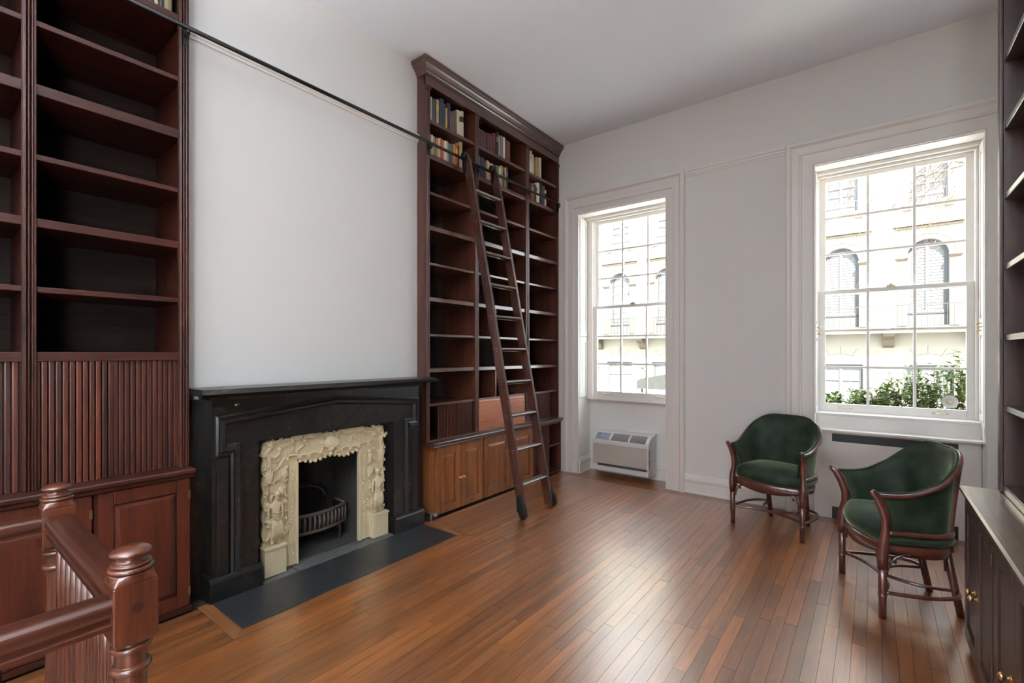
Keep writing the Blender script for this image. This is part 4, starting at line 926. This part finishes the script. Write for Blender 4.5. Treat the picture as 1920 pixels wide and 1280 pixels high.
# ------------------------------------------------------------------ chairs (own coordinates: +y is forward)
def make_chair():
    t = thing('armchair', 'green velvet tub armchair with mahogany frame standing against the white wall between windows', 'chair', (0, 0, 0), group='green velvet armchairs', local=True)
    N = 36
    def plan(s, k=1.):                                   # s 0..1 from left arm front round the back to right arm front
        a = PI * (1 + s); ex, ey = .256 * k, .170 * k
        x, y = ex * math.copysign(abs(math.cos(a)) ** .80, math.cos(a)), ey * math.copysign(abs(math.sin(a)) ** .80, math.sin(a))
        return x, y
    def straight(s):
        # straight arm length then the curved back
        f = .17
        if s < f: x, y = -.256, .185 - (.185) * (s / f); return x, y
        if s > 1 - f: x, y = .256, .185 - (.185) * ((1 - s) / f); return x, y
        return plan((s - f) / (1 - 2 * f))
    def htop(s):
        q = 1 - abs(2 * s - 1); e = min(1, max(0, (q - .06) / .84)); sm = (e * e * (3 - 2 * e)) ** 1.15
        return .655 + .225 * sm
    ins_, outs, top = [], [], []
    for i in range(N + 1):
        s = i / N; x, y = straight(s); q = 1 - abs(2 * s - 1); zt = htop(s)
        nx, ny = (x, y) if y < 0 else (x, 0); l = math.hypot(nx, ny) or 1; nx, ny = nx / l, ny / l
        col_i, col_o = [], []
        for j in range(9):
            v = j / 8; z = .40 + (zt - .40) * v
            lean = .042 * (v ** 1.4) * (.35 + .65 * min(1, q / .6)); 
            fw = .035 * (v ** 3) * max(0, 1 - q / .22)           # arm fronts sweep forward at the top
            o_ = lean; th = .040 * (1 - .35 * v) 
            col_o.append((x + nx * o_, y + ny * o_ + fw - .03 * math.sin(PI * v) * max(0, 1 - q / .22), z))
            bulge = .016 * math.sin(PI * min(1, v * 1.05))
            col_i.append((x + nx * (o_ - th - bulge * .6), y + ny * (o_ - th - bulge * .6) + fw - .03 * math.sin(PI * v) * max(0, 1 - q / .22), z))
        ins_.append(col_i); outs.append(col_o); top.append(((col_i[-1][0] + col_o[-1][0]) / 2, (col_i[-1][1] + col_o[-1][1]) / 2, zt))
    mb = MB(); rings = [list(ins_[i]) + list(reversed(outs[i])) for i in range(N + 1)]
    mb.loft(rings); mb.build('back_upholstery', 'velvet', t)
    # wooden rim following the top edge
    rim = [(o[-1][0] * 1.012, o[-1][1] if o[-1][1] > 0 else o[-1][1] * 1.012, o[-1][2] - .008) for o in outs]
    rim = [(rim[0][0] - .004, rim[0][1] + .022, rim[0][2] + .002)] + rim + [(rim[-1][0] + .004, rim[-1][1] + .022, rim[-1][2] + .002)]
    MB().tube(rim, [.012] + [.0125] * (N + 1) + [.012], 8).build('top_rim', 'chairwood', t)
    pip = [((p[-1][0] + q[-1][0] * 2) / 3, (p[-1][1] + q[-1][1] * 2) / 3, p[-1][2] + .004) for p, q in zip(ins_, outs)]
    MB().tube(pip, .0075, 6).build('piping', 'velvet', t)
    # front posts running from the arm tips down into the front legs
    for sx in (-1, 1):
        pts = [(sx * .287, .262, .674), (sx * .283, .252, .668), (sx * .274, .226, .640), (sx * .265, .200, .585), (sx * .262, .182, .52), (sx * .262, .182, .46), (sx * .270, .194, .40), (sx * .268, .200, .34), (sx * .266, .200, .26)]
        o = MB().tube(pts, [.004, .014, .019, .021, .020, .020, .022, .024, .021], 10, flat=1.15).build('arm_post', 'chairwood', t)
        MB().tube([(sx * .266, .2, .27), (sx * .2655, .2, .15), (sx * .265, .2, 0)], [.021, .0195, .018], 8).build('leg', 'chairwood', t)
        # bamboo style rings
        for z_ in (.25, .12): MB().lathe([(.017, -.006), (.0225, 0), (.017, .006)], (sx * .2655, .2, z_), 10).build('leg_ring', 'chairwood', t)
        # rear legs
        bt, bf = Vector((sx * .150, -.135, .36)), Vector((sx * .145, -.205, 0))
        MB().tube([bt, bt.lerp(bf, .5), bf], [.021, .019, .018], 8).build('leg', 'chairwood', t)
        # back stile on the outside
        i_ = 12 if sx < 0 else N - 12
        MB().tube([(outs[i_][0][0] * 1.02, outs[i_][0][1] * 1.02, .36)] + [(p[0] * 1.012, p[1] * 1.012, p[2]) for p in outs[i_]], .013, 8).build('back_stile', 'chairwood', t)
        # fretwork corner brackets
        for d in ((-sx, 0), (0, -1)):
            c = Vector((sx * .262, .200, .345)); h = Vector((d[0], d[1], 0))
            pts = [c + h * (.020 + .105 * (1 - math.cos(a))) * 1. + Vector((0, 0, -.115 * (1 - math.sin(a)))) for a in [k * PI / 2 / 7 for k in range(8)]]
            k_ = MB().tube(pts, .007, 6); k_.tube([c + h * .02 + Vector((0, 0, -.01)), c + h * .062 + Vector((0, 0, -.052))], .006, 6)
            k_.tube([c + h * .062 + Vector((0, 0, -.012)), c + h * .060 + Vector((0, 0, -.05))], .005, 6).build('fret_bracket', 'chairwood', t)
        c = Vector((sx * .150, -.135, .345)); h = Vector((sx * .85, .52, 0))
        pts = [c + h * (.020 + .085 * (1 - math.cos(a))) + Vector((0, 0, -.10 * (1 - math.sin(a)))) for a in [k * PI / 2 / 7 for k in range(8)]]
        MB().tube(pts, .0065, 6).build('fret_bracket', 'chairwood', t)
    # seat frame: closed D outline
    def seat_ring(k, z, fb=0.):
        r = []
        for i in range(N + 1):
            x, y = straight(i / N); r.append((x * k, y * k, z))
        for i in range(1, 12):
            u = i / 12; x = .256 - .512 * u; r.append((x * k, (.185 + (.055 + fb) * math.sin(PI * u)) * k, z))
        return r
    fr_ = MB(); R0 = seat_ring(1.0, .338); R0 = [(p[0], p[1], p[2] - (.030 * math.sin(PI * (i - N) / 12) if i > N else .012 * abs(math.sin(3 * PI * i / N)))) for i, p in enumerate(R0)]
    fr_.loft([R0, seat_ring(1.02, .355), seat_ring(1.02, .380), seat_ring(.96, .386)]); fr_.build('seat_rail', 'chairwood', t)
    MB().loft([seat_ring(.955, .384), seat_ring(.99, .398, .016), seat_ring(1.0, .430, .028), seat_ring(.975, .460, .026), seat_ring(.90, .484, .014), seat_ring(.74, .500), seat_ring(.45, .508), seat_ring(.12, .510)]).build('seat_cushion', 'velvet', t)
    # lower rail and velvet band on the outside of the back
    for z_, r_, m_, nm in ((.452, .0155, 'chairwood', 'back_rail'), (.418, .017, 'velvet', 'lower_band')):
        pts = [(straight(i / N)[0] * 1.035, straight(i / N)[1] * 1.035 if straight(i / N)[1] < 0 else straight(i / N)[1], z_) for i in range(0, N + 1)]
        MB().tube(pts, r_, 8).build(nm, m_, t)
    # stretchers: a hoop through the legs and a bowed cross rail
    zs = .135
    for sx in (-1, 1):
        pts = [(sx * .265, .19, zs), (sx * .275, .08, zs), (sx * .268, -.05, zs), (sx * .225, -.15, zs), (sx * .147, -.188, zs)]
        MB().tube(bez(pts), .0105, 8).build('stretcher', 'chairwood', t)
    MB().tube(bez([(-.262, .19, zs), (-.15, .13, zs), (0, .105, zs), (.15, .13, zs), (.262, .19, zs)]), .0105, 8).build('stretcher', 'chairwood', t)
    MB().tube(bez([(-.147, -.188, zs), (-.12, -.02, zs), (0, .095, zs), (.12, -.02, zs), (.147, -.188, zs)]), .0095, 8).build('stretcher', 'chairwood', t)
    return t
def bez(p, n=6):
    """Catmull-Rom through the points"""
    P_ = [Vector(q) for q in p]; P_ = [P_[0] * 2 - P_[1]] + P_ + [P_[-1] * 2 - P_[-2]]; out = []
    for i in range(1, len(P_) - 2):
        for k in range(n):
            t = k / n; a, b_, c, d = P_[i - 1:i + 3]
            out.append(.5 * ((2 * b_) + (c - a) * t + (2 * a - 5 * b_ + 4 * c - d) * t * t + (3 * b_ - a - 3 * c + d) * t ** 3))
    return out + [P_[-2]]
ch = make_chair(); ch2 = copy_tree(ch)
ch.location = (-.615, 4.336, 0); ch.rotation_euler = (0, 0, math.radians(163.9))
ch2.location = (.127, 3.494, 0); ch2.rotation_euler = (0, 0, math.radians(111.7))
ch['label'] = 'green velvet tub armchair standing against the white wall between the windows'
ch2['label'] = 'nearer green velvet tub armchair in front of the right window, turned sideways'
# ------------------------------------------------------------------ round decal on the right window
dc = thing('window_decal', 'round white sticker on the lower right pane of the right window', 'sticker', (.484, 5.072, 1.019))
MB().lathe([(.0, 0), (.050, 0), (.050, -.002), (.0, -.002)], (.484, 5.0735, 1.019), 32, 'Y').build('disc', 'decal', dc)
for r_, m_, y_ in ((.026, 'decal2', 5.0712), (.016, 'decal3', 5.0709), (.010, 'decal', 5.0706)):
    MB().lathe([(.0, 0), (r_, 0), (r_, -.0004), (.0, -.0005)], (.484, y_, 1.019), 24, 'Y').build('ring', m_, dc)
# ------------------------------------------------------------------ fill lamps added behind the camera to brighten the room
for nm, e_ in (('lampglass', FILL_DISC_EMISSION), ('lampglobe', FILL_GLOBE_EMISSION)):
    lg_m, nt, b_ = newmat('opal_' + nm); b_.inputs['Base Color'].default_value = (.9, .88, .84, 1); b_.inputs['Emission Color'].default_value = (.90, .955, 1., 1); b_.inputs['Emission Strength'].default_value = e_
    M[nm] = lg_m
x_, y_ = -.35, -1.9
lp = thing('floor_lamp', 'tall brass uplighter floor lamp standing behind the viewpoint', 'lamp', (x_, y_, 0))
MB().lathe([(.0, 0), (.16, 0), (.16, .015), (.03, .03), (.014, .06), (.014, 1.60), (.03, 1.62)], (x_, y_, 0.001), 20).build('stand', 'brass', lp)
MB().lathe([(.02, 1.60), (.10, 1.62), (.18, 1.68), (.21, 1.83), (.204, 1.83), (.174, 1.69), (.10, 1.632), (.0, 1.625)], (x_, y_, 0), 28).build('bowl', 'brass', lp)
MB().prism([(x_ + .15 * math.cos(k * PI / 12), y_ + .15 * math.sin(k * PI / 12)) for k in range(24)], 'Z', 1.690, 1.694).build('lamp_glass', 'lampglass', lp)
x_, y_ = .42, -1.05
lp = thing('floor_lamp', 'opal globe lamp on a low brass stand behind the viewpoint', 'lamp', (x_, y_, 0))
MB().lathe([(.0, 0), (.16, 0), (.16, .015), (.03, .03), (.014, .06), (.014, .92), (.03, .93)], (x_, y_, 0.001), 20).build('stand', 'brass', lp)
MB().sphere((x_, y_, 1.19), .27, 24, 14).build('globe_shade', 'lampglobe', lp)
# ------------------------------------------------------------------ outside: street, facade, canopy, tree, shrub
ZG = -1.6; YF = 22.0
strct('street', B(-40, 30, 9.0, 18.5, ZG - .3, ZG - .12), 'asphalt')['label'] = 'grey asphalt street'
strct('pavement', B(-40, 30, 5.25, 9.0, ZG - .3, ZG), 'pavement')['label'] = 'pale pavement below the windows'
strct('far_pavement', B(-40, 30, 18.5, YF + .4, ZG - .3, ZG), 'far_pavement')['label'] = 'grey pavement in front of the cream townhouse'
fa = thing('townhouse', 'sunlit cream townhouse facade with arched windows across the street', 'building', (-4, YF, ZG))
cols = [-14.9, -12.5, -10.12, -7.75, -5.4, -3.25, -.98, 1.53, 4.1, 6.5]
AW, ZA0, ZSP, ZU0, ZU1 = .56, 2.40, 4.90, 6.78, 9.0
def hole_strip(mb, z0, z1, holes):
    x = -17.
    for a, b_ in holes: mb.box(x, a, YF, YF + .4, z0, z1); x = b_
    mb.box(x, 9., YF, YF + .4, z0, z1)
wl = MB()
wl.box(-17, 9, YF, YF + .4, 1.0, ZA0)
hole_strip(wl, ZA0, ZSP, [(c - AW, c + AW) for c in cols])
hole_strip(wl, ZSP, ZSP + AW, [(c - AW, c + AW) for c in cols])
wl.box(-17, 9, YF, YF + .4, ZSP + AW, ZU0); hole_strip(wl, ZU0, ZU1, [(c - .52, c + .52) for c in cols]); wl.box(-17, 9, YF, YF + .4, ZU1, 10.4)
hole_strip(wl, 10.4, 12.2, [(c - .5, c + .5) for c in cols]); wl.box(-17, 9, YF, YF + .4, 12.2, 13.6)
gw = [(c - .68, c + .68) for c in cols]
hole_strip(wl, -.25, 1.0, gw); wl.box(-17, 9, YF, YF + .4, ZG, -.25)
for c in cols:                                           # spandrels closing the round arches
    A = [(c + AW * math.cos(a * PI / 16), ZSP + AW * math.sin(a * PI / 16)) for a in range(17)]
    wl.prism([(c + AW, ZSP + AW)] + A[:9], 'Y', YF, YF + .4); wl.prism([(c - AW, ZSP + AW)] + list(reversed(A[8:])), 'Y', YF, YF + .4)
wl.build('wall', 'stucco', fa)
for i, c in enumerate(cols):
    near = c > -2.5
    # arched window
    def arc(r, z, n_=14): return [(c + r * math.cos(a * PI / n_), z + r * math.sin(a * PI / n_)) for a in range(n_ + 1)]
    o_ = [(c + AW, ZA0)] + arc(AW, ZSP) + [(c - AW, ZA0)]; q_ = AW - .11; in_ = [(c + q_, ZA0 + .55)] + arc(q_, ZSP) + [(c - q_, ZA0 + .55)]
    m = MB(); nn = len(o_); y_ = YF + .22
    vs = [(p[0], y_, p[1]) for p in o_] + [(p[0], y_, p[1]) for p in in_] + [(p[0], y_ + .08, p[1]) for p in o_] + [(p[0], y_ + .08, p[1]) for p in in_]
    m.add(vs, [f for k in range(nn) for f in ((k, (k + 1) % nn, nn + (k + 1) % nn, nn + k), (nn + k, nn + (k + 1) % nn, 3 * nn + (k + 1) % nn, 3 * nn + k))])
    m.box(c - .055, c + .055, y_ - .01, y_ + .06, ZA0 + .5, ZSP + AW - .06).box(c - AW, c + AW, y_, y_ + .06, 3.72, 3.80)
    w = m.build('window', 'f_frame', fa)
    MB().prism(in_, 'Y', y_ + .05, y_ + .06).build('pane', 'f_blind' if near else 'f_pane', w)
    bl_ = MB()
    for k in range(26 if near else 6):
        z_ = ZA0 + .62 + k * (2.75 / (26 if near else 6)); hw = q_ if z_ < ZSP else math.sqrt(max(.0, q_ * q_ - (z_ - ZSP) ** 2))
        if hw > .1: bl_.box(c - hw, c + hw, y_ + .03, y_ + .045, z_, z_ + (.05 if near else .025))
    bl_.build('blind_slats' if near else 'glazing_bars', 'f_white', w)
    B(c - AW + .01, c + AW - .01, y_ - .015, y_ + .05, ZA0 + .01, ZA0 + .56).build('lower_panel', 'f_frame', w)
    B(c - AW + .01, c + AW - .01, y_ - .04, y_ - .016, ZA0 + .42, ZA0 + .47).build('panel_rail', 'f_iron', w)
    # impost blocks, pilasters, archivolt and lintel moulding
    for s_ in (-1, 1):
        MB().box(c + s_ * AW, c + s_ * (AW + .26), YF - .05, YF, ZA0, ZSP - .14).build('pilaster', 'stone', fa)
        MB().box(c + s_ * (AW - .02), c + s_ * (AW + .30), YF - .09, YF, ZSP - .14, ZSP - .09).box(c + s_ * (AW - .03), c + s_ * (AW + .34), YF - .13, YF, ZSP - .09, ZSP - .02).build('impost', 'stone', fa)
    MB().box(c - .90, c + .90, YF - .10, YF, 5.86, 5.92).box(c - .95, c + .95, YF - .16, YF, 5.94, 6.02).build('lintel_moulding', 'stone', fa)
    m = MB(); r = [[(c + (AW + d) * math.cos(a * PI / 16), YF - e, ZSP + (AW + d) * math.sin(a * PI / 16)) for d, e in ((.18, 0), (.18, .05), (.24, .05), (.24, 0))] for a in range(17)]
    m.loft(r, smooth=False).build('archivolt', 'stucco', fa)
    # upper window with sill and little railing
    m = MB().box(c - .52, c - .42, YF + .2, YF + .28, ZU0, ZU1).box(c + .42, c + .52, YF + .2, YF + .28, ZU0, ZU1).box(c - .045, c + .045, YF + .19, YF + .28, ZU0, ZU1).box(c - .42, c + .42, YF + .2, YF + .28, ZU0, ZU0 + .38).box(c - .42, c + .42, YF + .2, YF + .27, 7.78, 7.84).box(c - .42, c + .42, YF + .21, YF + .27, 7.46, 7.49)
    w = m.build('window', 'f_white', fa); B(c - .42, c + .42, YF + .24, YF + .25, ZU0 + .38, ZU1).build('pane', 'f_pane', w)
    m = MB()
    for k in range(15): m.box(c - .50 + k * .07, c - .49 + k * .07, YF + .04, YF + .05, ZU0 + .02, ZU0 + .42)
    m.box(c - .52, c + .52, YF + .035, YF + .055, ZU0 + .40, ZU0 + .43).build('window_guard', 'f_frame', w)
    MB().box(c - .72, c + .72, YF - .14, YF + .2, ZU0 - .12, ZU0).box(c - .66, c - .46, YF - .10, YF, ZU0 - .26, ZU0 - .12).box(c + .46, c + .66, YF - .10, YF, ZU0 - .26, ZU0 - .12).build('sill', 'stone', fa)
    w = MB().box(c - .5, c - .4, YF + .2, YF + .28, 10.4, 12.2).box(c + .4, c + .5, YF + .2, YF + .28, 10.4, 12.2).box(c - .04, c + .04, YF + .19, YF + .28, 10.4, 12.2).build('window', 'f_white', fa); B(c - .4, c + .4, YF + .24, YF + .25, 10.4, 12.2).build('pane', 'f_pane', w)
    # ground floor: windows and doors in turn
    door = i in (1, 3, 5, 7, 9)
    m = MB().box(c - .68, c + .68, YF + .10, YF + .2, .92, 1.0)
    if door:
        m.box(c - .68, c - .60, YF + .16, YF + .24, -.25, .92).box(c + .60, c + .68, YF + .16, YF + .24, -.25, .92).box(c - .40, c - .32, YF + .16, YF + .24, -.25, .92).box(c + .32, c + .40, YF + .16, YF + .24, -.25, .92)
        w = m.build('door_frame', 'f_frame', fa); B(c - .32, c + .32, YF + .18, YF + .22, -.25, .92).box(c - .22, c + .22, YF + .17, YF + .18, .35, .80).build('door_leaf', 'f_white', w)
        for s_ in (-1, 1): B(c + s_ * .40, c + s_ * .60, YF + .2, YF + .21, .40, .92).build('pane', 'f_pane', w); B(c + s_ * .40, c + s_ * .60, YF + .19, YF + .22, -.25, .40).build('side_panel', 'f_frame', w)
    else:
        m.box(c - .68, c - .58, YF + .16, YF + .24, -.25, .92).box(c + .58, c + .68, YF + .16, YF + .24, -.25, .92).box(c - .06, c + .06, YF + .15, YF + .24, -.25, .92).box(c - .58, c + .58, YF + .16, YF + .23, .36, .40).box(c - .58, c + .58, YF + .16, YF + .24, -.25, -.17)
        w = m.build('window', 'f_frame', fa); B(c - .58, c + .58, YF + .2, YF + .21, -.17, .92).build('pane', 'f_white' if near else 'f_blind', w)
        for s_ in (-1, 1): B(c + s_ * .31, c + s_ * .33, YF + .17, YF + .2, -.17, .92).build('glazing_bar', 'f_white', w)
# balcony along the first floor
bc = MB().box(-17, 9, YF - .72, YF, 2.13, 2.28).box(-17, 9, YF - .78, YF, 2.24, 2.31).build('balcony_slab', 'stucco', fa)
rl_ = MB().box(-17, 9, YF - .70, YF - .675, 3.08, 3.11).box(-17, 9, YF - .70, YF - .675, 2.36, 2.38)
x_ = -17.
while x_ < 9: rl_.box(x_ - .008, x_ + .008, YF - .695, YF - .68, 2.31, 3.08); x_ += .165
rl_.build('balcony_railing', 'f_iron', fa)
for x_ in [-15.8 + 2.32 * k for k in range(11)] + []:
    MB().prism([(YF, 1.62), (YF - .18, 1.70), (YF - .30, 1.90), (YF - .62, 2.02), (YF - .66, 2.13), (YF, 2.13)], 'X', x_ - .16, x_ + .16).build('balcony_bracket', 'stone', fa)
for c in cols:                                           # radiating joints over the ground floor openings
    m = MB()
    for k in range(7):
        a = PI * (k + .5) / 7; r0, r1 = .82, 1.12 if k not in (0, 6) else 1.3
        p, q = (c + r0 * math.cos(a), .62 + r0 * math.sin(a) * .95), (c + r1 * math.cos(a), .62 + r1 * math.sin(a) * .95)
        m.tube([(p[0], YF - .001, p[1]), (q[0], YF - .001, q[1])], .0055, 4)
    m.tube([(c + .82 * math.cos(a * PI / 12), YF - .001, .62 + .78 * math.sin(a * PI / 12)) for a in range(13)], .0055, 4).build('arch_joints', 'stone', fa)
    for s_ in (-1,):
        lm = MB().sphere((c - 1.05, YF - .26, .72), .09, 10, 6, (1, 1, .5)).tube([(c - 1.05, YF - .26, .68), (c - 1.05, YF - .2, .60), (c - 1.05, YF, .58)], .018, 6).build('wall_lamp', 'f_iron', fa)
# canopy seen through the left window
aw = thing('entrance_canopy', 'grey canvas canopy on thin posts in the street beyond left window', 'canopy', (-4.3, 12, ZG))
pr = [(11.2, .48), (11.2, .74)] + [(11.2 + 1.9 * k / 8, .74 + .22 * math.sin(PI / 2 * k / 8)) for k in range(1, 9)] + [(13.1, .48)]
MB().prism([(-4.85, .50), (-4.85, .70), (-4.75, .76), (-4.0, .90), (-3.0, 1.02), (-2.6, 1.02), (-2.6, .50)], 'Y', 11.6, 12.9).build('cover', 'awning', aw)
for x_ in (-4.75, -3.7, -2.65): MB().tube([(x_, 11.7, .5), (x_, 11.7, ZG)], .022, 8).build('post', 'f_iron', aw)
# bare tree to the right of the street
tr = thing('bare_tree', 'bare twiggy tree hanging across the right window view', 'tree', (3.6, 11.0, ZG))
rnd = random.Random(11)
tk = MB().tube([(3.6, 11, ZG), (3.5, 11, 1.5), (3.35, 10.9, 4.0), (3.2, 10.9, 6.2), (3.1, 10.8, 8.5)], [.16, .14, .11, .08, .04], 10).build('trunk', 'bark', tr)
br = MB()
def twig(p, d, l, r, dep):
    pts = [Vector(p)]; d = Vector(d).normalized()
    for k in range(5):
        d = (d + Vector((rnd.uniform(-.28, .28), rnd.uniform(-.2, .2), rnd.uniform(-.30, .18)))).normalized(); pts.append(pts[-1] + d * l / 5)
    br.tube(pts, [r * (1 - .14 * k) for k in range(6)], 5 if dep < 2 else 3)
    if dep < 3:
        for k in range(5 if dep < 2 else 4):
            q = pts[rnd.randint(1, 5)]; a = rnd.uniform(-1, 1)
            twig(q, d + Vector((rnd.uniform(-.9, .5), rnd.uniform(-.4, .4), rnd.uniform(-.9, .4))), l * rnd.uniform(.45, .7), r * .55, dep + 1)
for z_, dz in ((4.2, .25), (4.9, .1), (5.6, .0), (6.3, -.1), (7.0, -.25), (5.2, .5), (6.6, -.5)):
    twig((3.3, 10.9, z_), (-1, rnd.uniform(-.3, .3), dz), rnd.uniform(1.6, 2.6), .018, 0)
for (x_, z_, dz, l_) in ((3.2, 7.6, -.20, 3.6), (3.2, 6.9, -.05, 3.9), (3.2, 7.9, -.45, 4.2), (3.3, 5.4, .12, 3.4), (3.2, 8.2, -.30, 4.6), (3.3, 6.2, .1, 3.2)):
    twig((x_, 10.85, z_), (-1, rnd.uniform(-.12, .12), dz), l_, .017, 0)
br.build('branches', 'bark', tr, kind='stuff')
# laurel in a window box
wb = thing('window_box', 'wooden planter box fixed outside the right window', 'planter', (.15, 5.6, .5))
MB().box(-.62, .95, 5.36, 5.39, .45, .80).box(-.62, .95, 5.86, 5.89, .45, .80).box(-.62, -.59, 5.39, 5.86, .45, .80).box(.92, .95, 5.39, 5.86, .45, .80).box(-.59, .92, 5.39, 5.86, .45, .76).build('box', 'dark_y', wb)
for x_ in (-.45, .78): MB().prism([(5.25, .2), (5.25, .449), (5.86, .449)], 'X', x_ - .02, x_ + .02).build('wall_bracket', 'f_iron', wb)
sr_ = thing('laurel_shrub', 'green glossy laurel shrub growing outside the right window', 'shrub', (.15, 5.6, .76))
lr = random.Random(5)
def leaf_mesh():
    mb = MB(); L = .060; rings = [(0, .002), (.25, .011), (.55, .0155), (.8, .010), (1, .0005)]
    vs = []
    for t, w in rings: vs += [(-w, L * t, .006 * math.sin(PI * t) + .004), (0, L * t, .006 * math.sin(PI * t)), (w, L * t, .006 * math.sin(PI * t) + .004)]
    fs = []
    for k in range(4):
        for j in (0, 1): fs.append((3 * k + j, 3 * k + j + 1, 3 * k + j + 4, 3 * k + j + 3))
    mb.add(vs, fs, True); return mb
proto = leaf_mesh(); lm = None
fol = MB(); stems = MB(); cnt = 0; leaf0 = None
leaves = []
for k in range(250):
    x0 = lr.uniform(-.52, .90); y0 = lr.uniform(5.45, 5.80)
    hmax = .21 + .30 * max(0, min(1, (x0 + .25) / .9)) + (.08 if .25 < x0 < .85 else 0)
    top = Vector((x0 + lr.uniform(-.10, .10), y0 + lr.uniform(-.08, .05), .77 + hmax * lr.uniform(.55, 1.12)))
    base = Vector((x0, y0, .76)); mid = base.lerp(top, .5) + Vector((lr.uniform(-.03, .03), 0, .02))
    pts = [base, mid, top]; stems.tube(pts, [.003, .0022, .0012], 5)
    for j in range(lr.randint(14, 19)):
        t = lr.uniform(.12, 1.03); p = base.lerp(mid, t * 2) if t < .5 else mid.lerp(top, t * 2 - 1)
        m_ = Matrix.Translation(p) @ Matrix.Rotation(lr.uniform(0, 2 * PI), 4, 'Z') @ Matrix.Rotation(lr.uniform(-.35, .95), 4, 'X') @ Matrix.Rotation(lr.uniform(-.5, .5), 4, 'Y') @ Matrix.Scale(lr.uniform(.65, 1.1), 4)
        leaves.append(m_)
leaves.sort(key=lambda m_: m_.translation.y)
for k, m_ in enumerate(leaves):
    if k < 280:
        if leaf0 is None: leaf0 = leaf_mesh().build('leaf', 'leaf', sr_); o = leaf0
        else: o = leaf0.copy(); COL.objects.link(o); o.parent = sr_
        o.matrix_parent_inverse = Matrix.Translation(-Vector(sr_.location)); o.matrix_basis = m_
    else: fol.add([tuple(m_ @ Vector(p)) for p in proto.v], proto.f, True)
fol.build('foliage', 'leaf', sr_, kind='stuff'); stems.build('stems', 'stem', sr_)
